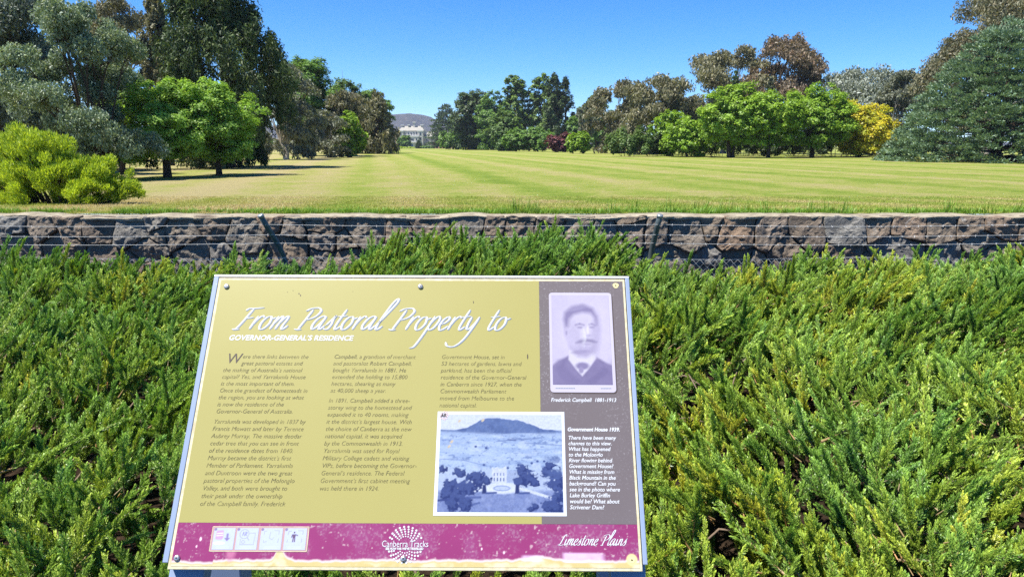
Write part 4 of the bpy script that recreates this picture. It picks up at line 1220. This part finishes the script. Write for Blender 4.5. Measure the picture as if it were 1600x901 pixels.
    return np.array(C), np.array(Rr), lobes

def leaves(g, C, Rr, n, L, W, mode, pal, center, tone=None, top=None):
    """n leaf blades through the clumps; returns V, F, colours"""
    wgt = (Rr[:, 0] * Rr[:, 1] + Rr[:, 0] * Rr[:, 2]); wgt = wgt / wgt.sum()
    ci = g.choice(len(C), n, p=wgt)
    d = unit(g, n)
    if top is not None:          # the puffs carry their leaves on top, as boughs do
        d[:, 2] = np.where(d[:, 2] < top, -.6 * d[:, 2], d[:, 2])
    P = C[ci] + d * Rr[ci] * (g.uniform(0, 1, n) ** .45)[:, None]
    outw = P - center; outw /= np.linalg.norm(outw, axis=1)[:, None] + 1e-6
    if mode == 'broad':
        nrm = d * .5 + outw * .45 + np.array([0, 0, .95]) + g.normal(0, .42, (n, 3))
        ax = np.cross(nrm, g.normal(size=(n, 3)))
    elif mode == 'droop':
        ax = np.array([0, 0, -.9]) + g.normal(0, .6, (n, 3)) + outw * .25
        nrm = np.cross(ax, g.normal(size=(n, 3)))
    elif mode == 'needle':
        ax = outw * np.array([.9, .9, .35]) + np.array([0, 0, .35]) + d * .55 + g.normal(0, .35, (n, 3))
        nrm = np.array([0, 0, 1.0]) + d * .7 + outw * .3 + g.normal(0, .4, (n, 3))
    else:            # feather: up and out
        ax = outw * .6 + np.array([0, 0, .65]) + d * .4 + g.normal(0, .4, (n, 3))
        nrm = np.cross(ax, g.normal(size=(n, 3)))
    ax /= np.linalg.norm(ax, axis=1)[:, None] + 1e-9
    sd = np.cross(nrm, ax); sd /= np.linalg.norm(sd, axis=1)[:, None] + 1e-9
    nn = np.cross(ax, sd)
    Ls = L * g.uniform(.6, 1.25, n)[:, None]; Ws = W * g.uniform(.7, 1.2, n)[:, None]
    V = np.stack([P - ax * Ls * .45 - sd * Ws * .5, P - ax * Ls * .35 + sd * Ws * .5 + nn * Ls * .1, P + ax * Ls * .6], 1).reshape(-1, 3)
    F = np.arange(n * 3).reshape(-1, 3)
    a, b, c = (np.array(q) for q in pal)
    ct = g.uniform(0, 1, len(C))[ci] if tone is None else tone[ci]
    t = np.clip(ct * .6 + g.uniform(0, .55, n), 0, 1)[:, None]
    col = a * (1 - t) + b * t
    ac = (g.uniform(0, 1, n) < .10)[:, None]
    col = np.where(ac, c, col) * g.uniform(.8, 1.2, n)[:, None]
    return V, F, np.clip(col, 0, .8)

PXF = 698.0
def tree(kind, palette, x, y, zg, w, zb, zt, label, seed, group=None, dens=1.0, name=None):
    g = np.random.default_rng(seed)
    h = zt - zb
    cat = 'tree'
    nm = name or {'broad': 'broadleaf_tree', 'gum': 'gum_tree', 'casuarina': 'feathery_conifer', 'deodar': 'cedar_tree', 'cedar': 'cedar_tree', 'pine': 'pine_tree', 'poplar': 'poplar_tree'}[kind]
    root = thing(nm, (x, y, zg), label, cat, group)
    C, Rr, lobes = crown_clumps(kind, g, w, h)
    if kind == 'cedar': C[:, 2] = np.maximum(C[:, 2], .015)
    # uneven outline, then fit to size
    wg = Rr[:, 0] * (Rr[:, 1] + Rr[:, 2]); si = g.choice(len(C), 6000, p=wg / wg.sum())
    sp_ = C[si] + unit(g, 6000) * Rr[si] * (g.uniform(0, 1, 6000) ** .45)[:, None]
    lo, hi = np.percentile(sp_, [1.2, 1.2, .6][0], axis=0), np.percentile(sp_, 98.8, axis=0)
    if kind in ('cedar', 'pine', 'deodar', 'poplar'): hi[2] = np.percentile(sp_[:, 2], 99.9); lo[2] = sp_[:, 2].min()
    sc = np.array([w / (hi[0] - lo[0]), w / max(hi[1] - lo[1], .5), h / (hi[2] - lo[2])]); sc[1] = sc[0]
    mid = np.array([(lo[0] + hi[0]) / 2, (lo[1] + hi[1]) / 2, lo[2]])
    C = (C - mid) * sc; Rr = Rr * sc
    C[:, 2] += zb - zg
    T = np.array([c for c, _ in lobes]); T = (T - mid) * sc; T[:, 2] += zb - zg
    apx = (w * PXF / y) * (h * PXF / y)
    px = y / PXF
    mode, k, La, Wa, mat = {'broad': ('broad', 11.0, 2.3, 1.9, M_LEAF), 'gum': ('droop', 5.8, 3.1, 1.5, M_GUMLEAF), 'casuarina': ('droop', 4.8, 4.2, 1.45, M_NEEDLE),
                            'cedar': ('needle', 5.0, 2.7, 1.6, M_NEEDLE), 'pine': ('needle', 3.6, 3.0, 1.3, M_NEEDLE), 'deodar': ('needle', 4.5, 2.6, 1.5, M_NEEDLE), 'poplar': ('broad', 5.0, 2.4, 1.9, M_LEAF)}[kind]
    n = int(np.clip(apx * k * dens, 4000, 120000))
    big = math.sqrt(max(1, apx * k * dens / 120000))
    V, F, col = leaves(g, C, Rr, n, La * px * big, Wa * px * big, mode, PAL[palette], np.array([0, 0, zb - zg + h * .45]), top={'broad': -.55, 'needle': -.2}.get(mode))
    add('crown', mesh_np('crown', V, F, col), mat, root, (x, y, zg))
    # trunk and limbs
    VV, FF, off = [], [], 0
    def put(P, r, n=6):
        nonlocal off
        v, f = tube_np(np.asarray(P, float), np.asarray(r, float), n); VV.append(v); FF.append(f + off); off += len(v)
    H = zt - zg
    r0 = {'broad': .028, 'gum': .026, 'casuarina': .022, 'cedar': .03, 'pine': .016, 'deodar': .025, 'poplar': .02}[kind] * H + .03
    if kind in ('broad', 'gum'):
        fork = max((zb - zg) * 1.0 + .10 * h, .16 * H)
        nst = 1 if (kind == 'broad' and seed % 3) else 2
        tops = []
        for s in range(nst):
            ox, oy = g.normal(0, .06 * w, 2) * (s > 0)
            P = bez((ox, oy, -.15), (ox * 1.3 + g.normal(0, .04 * w), oy, fork * .6), (ox * 1.6 + g.normal(0, .05 * w), oy, fork), 7)
            rr = r0 * (.75 if s else 1) * np.array([1.35, 1.05, .95, .9, .85, .8, .75]); put(P, rr, 9); tops.append(P[-1])
        ends_ = T[np.argsort(-T[:, 2])]
        for q, e in enumerate(ends_):
            b = tops[q % len(tops)]
            m_ = b * .45 + e * .55; m_[:2] *= (.7 if kind == 'broad' else .9); m_[2] += .06 * h
            L_ = bez(b, m_, e, 7); put(L_, np.linspace(r0 * (.42 if kind == 'broad' else .30), r0 * .07, 7), 5)
            nb = 3 if kind == 'broad' else 6
            near = C[np.argsort(np.linalg.norm(C - e, axis=1))[:14]]
            for k_ in range(nb):
                t_ = near[g.integers(0, len(near))]; s_0 = L_[4 + k_ % 2]
                put(bez(s_0, (s_0 + t_) / 2 + g.normal(0, .02 * w, 3), t_, 4), np.linspace(r0 * .09, r0 * .03, 4), 4)
    else:
        top = H * (.96 if kind != 'poplar' else .9)
        P = np.stack([.01 * w * np.sin(np.linspace(0, 5, 9)), .01 * w * np.cos(np.linspace(0, 4, 9)), np.linspace(-.15, top, 9)], -1)
        put(P, r0 * np.linspace(1.15, .10, 9), 9)
        for e in T:
            z0 = np.clip(e[2] - (.02 if kind in ('cedar', 'deodar', 'pine') else .14) * h, .1, top * .97)
            b = np.array([0, 0, z0]); put(bez(b, (b + e) / 2 + np.array([0, 0, .01 * h]), e, 5), np.linspace(r0 * (.14 if kind == 'casuarina' else .22), r0 * .04, 5), 4)
    add('trunk', mesh_np('trunk', np.concatenate(VV), np.concatenate(FF), smooth=True), M_PALEBARK if (kind == 'gum' and palette in ('olive', 'brown', 'grey', 'silver2')) else M_BARK, root, (x, y, zg))
    return root

TREES = [
    ('gum', 'greydark', -27.3, 37, 0.13, 8.4, 0.6, 10.7, 'tall dark grey green gum at the left edge, its top beyond view'),
    ('gum', 'silver', -17.8, 30, 0.14, 5.0, 0.6, 7.0, 'silver leaved gum tree rising behind the yellow green bush'),
    ('gum', 'brown', -34.7, 64, 0.10, 5.7, 4.7, 13.4, 'brownish gum crown in the back between silver gum and thin feathery conifer'),
    ('casuarina', 'olive', -25.1, 52, 0.11, 2.4, 5.0, 12.1, 'thin sparse feathery conifer beside the huge dark feathery conifer'),
    ('casuarina', 'inky', -18.7, 47, 0.12, 7.2, 0.5, 13.5, 'huge dark feathery conifer towering over the bright round trees'),
    ('broad', 'bright', -15.9, 32.5, 0.13, 3.5, 1.0, 4.3, 'bright green round tree nearest the yellow green bush'),
    ('broad', 'bright', -14.3, 34.5, 0.13, 3.5, 0.9, 4.3, 'bright green round tree in front of the huge dark feathery conifer'),
    ('broad', 'mid', -19.9, 36, 0.13, 2.1, 0.8, 4.0, 'green tree half hidden behind silver gum and bush'),
    ('gum', 'grey', -23.5, 74, 0.09, 6.7, 0.7, 9.7, 'big rounded grey gum right of the huge dark feathery conifer'),
    ('broad', 'green', -27.4, 98, 0.07, 7.8, 1.7, 12.6, 'tall fresh green tree peeking over the rounded grey gum'),
    ('broad', 'mid', -27.9, 122, 0.05, 7.6, 1.7, 11.7, 'green tree below the thin radio mast'),
    ('broad', 'green', -26.9, 137, 0.02, 7.3, 1.4, 11.1, 'dark green round tree behind the olive feathery conifer'),
    ('gum', 'brown', -23.1, 96, 0.07, 7.5, 1.7, 8.1, 'low brown olive gum behind the lime green tree'),
    ('gum', 'grey', -21.8, 85, 0.08, 4.6, 0.3, 5.3, 'small grey gum left of the lime green tree'),
    ('broad', 'lime', -19.8, 87, 0.08, 3.5, 0.5, 5.2, 'small lime green tree on the left side of the lawn'),
    ('casuarina', 'olive', -22.4, 119, 0.05, 6.2, 0.2, 9.5, 'olive feathery conifer standing just left of the mansion'),
    ('deodar', 'deodar', -30.4, 330, -0.44, 15.9, 0.1, 19.4, 'layered blue green cedar right of the mansion'),
    ('broad', 'dark', -12.5, 245, -0.22, 14.4, -0.2, 18.6, 'dark dense tree beside the layered cedar'),
    ('broad', 'green', -5.8, 236, -0.19, 11.6, 0.1, 17.2, 'rounded green tree between dark dense tree and two tall light ones'),
    ('broad', 'elm', 1.5, 242, -0.21, 10.8, 2.4, 22.9, 'left one of two tall light green trees'),
    ('broad', 'elm', 10.8, 243, -0.21, 11.2, 2.4, 23.4, 'right one of two tall light green trees, against the dark poplars'),
    ('poplar', 'dark', 13.2, 226, -0.17, 6.2, 0.8, 23.2, 'taller dark pointed poplar'),
    ('poplar', 'dark', 17.1, 229, -0.18, 5.7, 0.8, 22.6, 'shorter dark pointed poplar on the right of its pair'),
    ('broad', 'mid', -1.8, 186, -0.07, 8.7, -0.1, 9.4, 'mid green bushy tree in front of the two tall light green trees'),
    ('broad', 'green', 1.0, 168, -0.04, 6.5, 0.4, 4.8, 'left low spreading tree with trunks before the two tall light green trees'),
    ('broad', 'green', 6.1, 166, -0.04, 7.4, 0.4, 5.2, 'right low spreading tree beside the purple trees'),
    ('broad', 'plum', 9.4, 152, -0.01, 3.4, 0.3, 3.3, 'left purple leaved tree'),
    ('broad', 'plum', 11.6, 154, -0.01, 3.3, 0.2, 3.9, 'right purple leaved tree'),
    ('broad', 'lime', 10.9, 127, 0.04, 2.3, 0.5, 3.4, 'left small yellow green tree beside the purple trees'),
    ('broad', 'lime', 12.6, 126, 0.04, 2.4, 0.5, 3.6, 'right small yellow green tree before the grey gum'),
    ('broad', 'green', 20.0, 205, -0.11, 7.7, -0.0, 11.6, 'green tree behind the small yellow green pair'),
    ('broad', 'green', 23.9, 200, -0.10, 7.7, 0.0, 14.3, 'fresh green tree partly hidden by the left brown gum'),
    ('gum', 'grey', 18.7, 182, -0.07, 4.2, 3.4, 11.7, 'tiny sparse grey gum top above the purple trees'),
    ('gum', 'brown', 19.0, 132, 0.03, 10.1, 0.2, 12.2, 'brown grey gum, left of the large pale limbed gum'),
    ('gum', 'olive', 22.9, 112, 0.06, 11.8, 0.2, 11.4, 'large wide gum with pale limbs in the middle right'),
    ('broad', 'lime', 21.1, 95, 0.07, 5.1, 0.4, 5.6, 'taller bright green tree left of the long green row'),
    ('broad', 'bright2', 22.0, 89, 0.08, 5.1, 0.5, 4.4, 'lower bright green tree touching the long green row'),
    ('gum', 'olive', 37.4, 126, 0.04, 12.3, 4.5, 17.2, 'tall olive gum left of the reddish gum'),
    ('gum', 'red', 43.3, 116, 0.05, 12.7, 3.7, 18.0, 'tallest reddish brown gum with thin open crown'),
    ('pine', 'pine', 32.6, 106, 0.06, 3.2, 4.0, 12.0, 'small pointed pine before the tall olive gum'),
    ('pine', 'greypine', 38.5, 108, 0.06, 3.6, 4.1, 11.3, 'greyish pointed pine before the reddish gum'),
    ('broad', 'bright2', 25.8, 84, 0.08, 7.2, 1.6, 8.1, 'left tree of the long bright green row'),
    ('broad', 'bright2', 29.8, 82.5, 0.08, 7.0, 1.6, 7.1, 'middle tree of the long bright green row'),
    ('broad', 'bright2', 35.9, 85, 0.08, 7.8, 1.6, 7.8, 'right tree of the long bright green row, next to the yellow tree'),
    ('broad', 'yellow', 42.6, 87, 0.08, 7.2, 0.8, 6.4, 'golden yellow tree at the end of the green row'),
    ('gum', 'silver2', 54.7, 112, 0.06, 12.9, 1.7, 12.7, 'rounded silver grey gum behind the golden yellow tree'),
    ('gum', 'grey', 52.8, 97, 0.07, 7.8, 0.1, 10.8, 'dark grey gum between golden tree and blue cedar'),
    ('gum', 'brown', 59.2, 88, 0.08, 19.3, 2.1, 19.4, 'huge brown gum looming behind the blue cedar'),
    ('cedar', 'blue', 45.0, 66, 0.10, 17.6, -0.55, 12.3, 'broad blue green cedar sweeping to the ground at the right edge'),
    ('casuarina', 'inky', -19.2, 50, 0.11, 3.6, 0.3, 5.9, 'younger dark feathery conifer at the right foot of the huge one'),
]
for k, (kind, pal, x, y, zg, w, zb, zt, label) in enumerate(TREES):
    tree(kind, pal, x, y, zg, w, zb, zt, label, 1000 + k * 13, 'trees around the lawn', dens=.62 if pal == 'red' else .8)

# ------------------------------------------------------------------ yellow green bush on the near left of the lawn
def shrub(name, label, lobes, palette, n, L, W, mode, seed, zg, cat='bush', group=None, mat=None, k_sub=16, stem=True):
    g = np.random.default_rng(seed)
    lobes = np.array(lobes, float)
    ctr = lobes[:, :3].mean(0); x, y = float(ctr[0]), float(ctr[1])
    root = thing(name, (x, y, zg), label, cat, group)
    C, Rr = [], []
    for lx_, ly_, lz_, r, rz in lobes:
        for d in unit(g, k_sub):
            if d[2] < -.6: d[2] *= -.5
            C.append(np.array([lx_, ly_, lz_]) + d * np.array([r, r, rz]) * g.uniform(.72, 1.05)); q = g.uniform(.22, .42); Rr.append(np.array([r * q, r * q, rz * q]))
    C, Rr = np.array(C), np.array(Rr); C[:, 2] = np.maximum(C[:, 2], zg + .12)
    V, F, col = leaves(g, C, Rr, n, L, W, mode, PAL[palette], np.array([x, y, zg]))
    V[:, 2] = np.maximum(V[:, 2], zg - .02)
    add('foliage', mesh_np('foliage', V, F, col), mat or M_LEAF, root)
    if stem:
        mb = MB()
        for c in C[::5]:
            b = np.array([x + (c[0] - x) * .35 + g.normal(0, .05), y + (c[1] - y) * .35, zg - .1])
            mb.tube(bez(b, (b + c) / 2 + np.array([0, 0, .15 * (c[2] - zg)]), c, 6), np.linspace(.03, .008, 6) * max(1, (c[2] - zg) / 2), 5)
        o = mb.build('stem', M_BARK, root, smooth=True); o['kind'] = 'stuff'
    return root
zb_ = float(lawn_z(14.6))
shrub('golden_bush', 'large feathery yellow green bush on the near left of the lawn',
      [(-10.55, 14.9, .95, .55, .62), (-10.05, 14.7, 1.35, .55, .60), (-9.55, 14.6, 1.30, .50, .55), (-9.15, 14.5, .95, .50, .45), (-9.7, 14.3, .75, .6, .45), (-10.5, 14.5, .65, .6, .45),
       (-8.75, 14.5, .85, .50, .45), (-8.30, 14.6, .80, .45, .52), (-7.98, 14.5, .62, .36, .32), (-8.5, 14.2, .60, .45, .35), (-11.2, 14.8, .9, .6, .55), (-9.0, 14.9, 1.0, .5, .45)],
      'bush', 90000, .066, .024, 'feather', 77, zb_, k_sub=22)

# dark understorey that closes the view between the trunks
rs = np.random.default_rng(4)
ORD = ['first', 'second', 'third', 'fourth', 'fifth', 'sixth', 'seventh', 'eighth', 'ninth', 'tenth', 'eleventh', 'twelfth', 'thirteenth', 'fourteenth']
for k in range(14):
    d = 92 + 3 * (k % 3); X = (985 + 36 * k - 800) * .000899 * d; zg = float(lawn_z(d)); hh = rs.uniform(2.9, 3.8)
    shrub('evergreen_shrub', 'dark shrub in the belt behind the right hand trees, ' + ORD[k] + ' from its left end', [(X + rs.uniform(-1, 1) + q * 1.8, d + rs.uniform(-1, 1), zg + hh * .45, 1.5, hh * .5) for q in (-1, 0, 1)], 'dark' if k % 4 else 'mid', 6000, .30, .20, 'broad', 500 + k, zg, 'shrub', 'dark shrubs behind the right hand trees')
for k in range(9):
    d = 112 + 7 * (k % 3); X = (150 + 52 * k - 800) * .000899 * d; zg = float(lawn_z(d)); hh = rs.uniform(2.6, 4.0)
    shrub('evergreen_shrub', 'dim shrub far back between the left trunks, ' + ORD[k] + ' from the left edge', [(X + rs.uniform(-1, 1) + q * 2.0, d + rs.uniform(-1, 1), zg + hh * .45, 2.1, hh * .5) for q in (-1, 0, 1)], 'mid' if k % 3 else 'grey', 3600, .40, .28, 'broad', 600 + k, zg, 'shrub', 'shrubs far behind the left hand trees')
for k in range(14):
    d = 262 + 10 * (k % 4); X = (705 + 22 * k - 800) * .000899 * d; zg = float(lawn_z(d)); hh = rs.uniform(5, 8)
    shrub('evergreen_shrub', 'dark shrub at the foot of the far trees, ' + ORD[k] + ' rightwards from the mansion', [(X + rs.uniform(-1, 1) + q * 3, d + rs.uniform(-1, 1), zg + hh * .45, 3.2, hh * .5) for q in (-1, 0, 1)], 'dark' if k % 2 else 'green', 2600, .8, .6, 'broad', 700 + k, zg, 'shrub', 'shrubs below the far trees')

for k, (X, d, hh, lab) in enumerate(((-33.5, 44, 3.2, 'dim undergrowth at the left edge under the tall dark gum'), (-28.5, 45, 2.8, 'dim undergrowth left of the silver gum trunk'), (-23.8, 43, 2.6, 'dim undergrowth right behind the silver gum'), (-36, 38, 3.4, 'dark undergrowth cut by the left edge behind the bush'))):
    zg = float(lawn_z(d))
    shrub('undergrowth', lab, [(X + q * 1.6, d, zg + hh * .45, 1.7, hh * .5) for q in (-1, 0, 1)], 'greydark', 8000, .20, .13, 'broad', 640 + k, zg, 'shrub')

# planting before the house
hzg = -.6
tree('broad', 'green', -60.6, 400, hzg, 6.4, 0.2, 6.1, 'small round dark green tree in front of the mansion', 41)
tree('pine', 'dark', -54.3, 415, hzg, 2.6, -.3, 3.4, 'little dark pointed conifer beside the mansion door', 43)
for (X, Y, r, hh, pal, lab) in ((-66.5, 396, 3.4, 1.5, 'bush', 'low yellow green hedge left of the mansion tree'), (-58.0, 392, 2.6, 1.0, 'bush', 'low pale hedge below the mansion door'), (-22.5, 312, 1.9, 2.0, 'bush', 'round yellow green bush under the layered cedar'), (-48.5, 410, 2.6, 1.7, 'green', 'green hedge before the brick arcade')):
    zg = float(lawn_z(Y))
    shrub('garden_hedge', lab, [(X + q * r * .8, Y, zg + hh * .4, r * .7, hh * .6) for q in (-1, 0, 1)], pal, 1500, .7, .5, 'broad', int(900 + X), zg, 'hedge')

# ------------------------------------------------------------------ the mansion
M_STUC = simple('white_stucco', (.45, .43, .40), .9, .1, 0, .06, .4)
M_SUNWING = simple('sunlit_cream_stucco', (.47, .36, .28), .9, .1, 0, .08, .4)
M_TRIM = simple('white_trim', (.60, .59, .57), .8, .2, 0, .03, 1)
M_ROOF = simple('grey_tan_slate', (.30, .285, .25), .85, .2, 0, .15, .6)
M_GLASS = simple('dark_window_glass', (.04, .05, .07), .15, .5)
M_BRICK = simple('pink_brick', (.42, .23, .19), .9, .1, 0, .15, .8)
house = thing('mansion', (-60, 436, -.7), 'white three storey mansion with slate roofs at the end of the lawn', 'house')
y0 = 430.0; zg = -.75
def hbox(name, mat, a, b, parent=house): mb = MB(); mb.box(a, b); return mb.build(name, mat, parent)
hbox('wall', M_STUC, (-68.05, y0, zg), (-53.2, y0 + 13, 9.75))
hbox('wall', M_STUC, (-63.7, y0 - 3.0, zg), (-56.0, y0 - .01, 6.1))
hbox('wall', M_STUC, (-68.4, y0 - 1.2, zg), (-65.3, y0 - .01, 9.3)); hbox('wall', M_STUC, (-57.2 + .6, y0 - 1.2, zg), (-53.5, y0 - .01, 9.3))
for a, b, z in ((-68.6, -65.1, 9.3), (-56.8, -53.3, 9.3)):
    hbox('parapet', M_TRIM, (a, y0 - 1.4, z), (b, y0 - .02, z + .75))
hbox('parapet', M_TRIM, (-63.9, y0 - 3.2, 6.1), (-55.8, y0 - .02, 6.85))
hbox('balcony', M_TRIM, (-62.6, y0 - 3.7, 2.75), (-57.2, y0 - 3.01, 3.45))
def hip(name, x0, x1, ya, yb, z0, z1, inset, mat, parent=house):
    mb = MB(); ym = (ya + yb) / 2
    a, b, c, d = (x0, ya, z0), (x1, ya, z0), (x1, yb, z0), (x0, yb, z0); e, f_ = (x0 + inset, ym - .8, z1), (x1 - inset, ym - .8, z1)
    g_, h_ = (x1 - inset, ym + .8, z1), (x0 + inset, ym + .8, z1)
    mb.poly([a, b, f_, e]); mb.poly([b, c, g_, f_]); mb.poly([c, d, h_, g_]); mb.poly([d, a, e, h_]); mb.poly([e, f_, g_, h_]); mb.poly([d, c, b, a])
    return mb.build(name, mat, parent)
rf = hip('roof', -68.5, -52.8, y0 - .4, y0 + 13.4, 9.76, 12.6, 2.2, M_ROOF)
for X, zt_, w in ((-59.3, 14.6, .55), (-54.6, 13.0, .6), (-66.5, 12.9, .5), (-62.6, 13.1, .4)):
    mb = MB(); mb.box((X - w, y0 + 4, 10.0), (X + w, y0 + 5.2, zt_)); c_ = mb.build('chimney', M_STUC, rf)
    mb = MB(); mb.box((X - w * 1.7, y0 + 3.7, zt_), (X + w * 1.7, y0 + 5.5, zt_ + .4)); mb.build('chimney_cap', M_TRIM, rf)
def window(x, z, w, h, yf, mat=M_GLASS):
    o = hbox('window', M_TRIM, (x - w / 2 - .14, yf - .06, z - .14), (x + w / 2 + .14, yf - .003, z + h + .14))
    hbox('pane', mat, (x - w / 2, yf - .09, z), (x + w / 2, yf - .063, z + h), o)
for x in (-64.4, -62.2, -60.6, -59.0, -57.4): window(x, 7.4, .7, 1.4, y0)
for x in (-66.9, -55.0):
    for z in (1.2, 4.4, 7.2): window(x, z, 1.1, 1.5, y0 - 1.2)
window(-60.2, 4.0, 2.6, 1.2, y0 - 3.0)
for x in (-62.7, -57.2): window(x, 4.0, .7, 1.3, y0 - 3.0)
d_ = hbox('door', simple('blue_door', (.06, .12, .22), .5, .3), (-61.4, y0 - 3.06, zg), (-59.4, y0 - 3.003, 1.9))
for x in (-63.0, -57.6): window(x, .2, .8, 1.6, y0 - 3.0)
# wing on the left, sunlight put into its cream colour; gable to the lawn
mb = MB(); x0, x1, xm = -74.6, -68.42, -71.5
pts = [(x0, zg), (x1, zg), (x1, 6.2), (xm, 9.2), (x0, 6.2)]
mb.poly([(a, y0 + 1, b) for a, b in pts]); mb.poly([(a, y0 + 12, b) for a, b in pts][::-1])
for k in range(5): (a, b), (c, d) = pts[k], pts[(k + 1) % 5]; mb.poly([(c, y0 + 1, d), (a, y0 + 1, b), (a, y0 + 12, b), (c, y0 + 12, d)])
mb.build('wall', M_SUNWING, house)
for s in (-1, 1):
    mb = MB(); xe = xm + s * 3.5
    mb.poly([(xm, y0 + .6, 9.35), (xe, y0 + .6, 5.95), (xe, y0 + 12.4, 5.95), (xm, y0 + 12.4, 9.35)]); mb.poly([(xm, y0 + .6, 9.55), (xe, y0 + .6, 6.15), (xe, y0 + 12.4, 6.15), (xm, y0 + 12.4, 9.55)])
    mb.poly([(xm, y0 + .6, 9.35), (xe, y0 + .6, 5.95), (xe, y0 + .6, 6.15), (xm, y0 + .6, 9.55)])
    mb.build('roof', M_ROOF, house)
window(-71.5, 3.2, 1.0, 1.8, y0 + 1)
# lower wing and brick arcade on the right
hbox('wall', M_STUC, (-53.15, y0 + 2, zg), (-36.0, y0 + 11, 6.0))
hip('roof', -53.15, -35.5, y0 + 1.6, y0 + 11.4, 6.01, 9.4, 2.0, M_ROOF)
for x in (-51.6, -48.6, -45.4, -42.2, -39.0): window(x, 3.6, .8, 1.4, y0 + 2)
mb = MB(); n_ar = 7; xs_ = np.linspace(-50.0, -36.4, n_ar + 1)
for k, x in enumerate(xs_): mb.box((x - .38, y0 - 1.0, zg), (x + .38, y0 - .3, 1.4))
mb.box((-50.4, y0 - 1.01, 1.4), (-36.0, y0 - .29, 2.4))
mb.build('arcade', M_BRICK, house)
hbox('arcade_roof', M_BRICK, (-50.6, y0 - 1.2, 2.4), (-35.8, y0 + 1.99, 2.6))
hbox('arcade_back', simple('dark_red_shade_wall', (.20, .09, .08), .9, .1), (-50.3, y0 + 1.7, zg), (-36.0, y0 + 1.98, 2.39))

# thin mast far behind the trees
mast = thing('radio_mast', (-163.4, 700, -1), 'thin radio mast rising above the trees left of the mansion', 'mast')
mb = MB()
for a in (0, 2.094, 4.189):
    mb.tube([(-163.4 + .5 * math.cos(a), 700 + .5 * math.sin(a), -1), (-163.4 + .26 * math.cos(a), 700 + .26 * math.sin(a), 62)], .09, 5)
for k in range(42):
    z = 1.5 * k; r0, r1 = .5 - .24 * z / 63, .5 - .24 * (z + 1.5) / 63
    for a in (0, 2.094, 4.189):
        mb.tube([(-163.4 + r0 * math.cos(a), 700 + r0 * math.sin(a), z - 1), (-163.4 + r1 * math.cos(a + 2.094), 700 + r1 * math.sin(a + 2.094), z + .5)], .05, 3)
M_MAST = simple('mast_steel', (.16, .17, .18), .6, .3, .4)
mb.build('lattice', M_MAST, mast)
mb = MB(); mb.tube([(-163.4, 700, 60), (-163.4, 700, 72)], [.22, .10], 6); mb.build('antenna', M_MAST, mast)
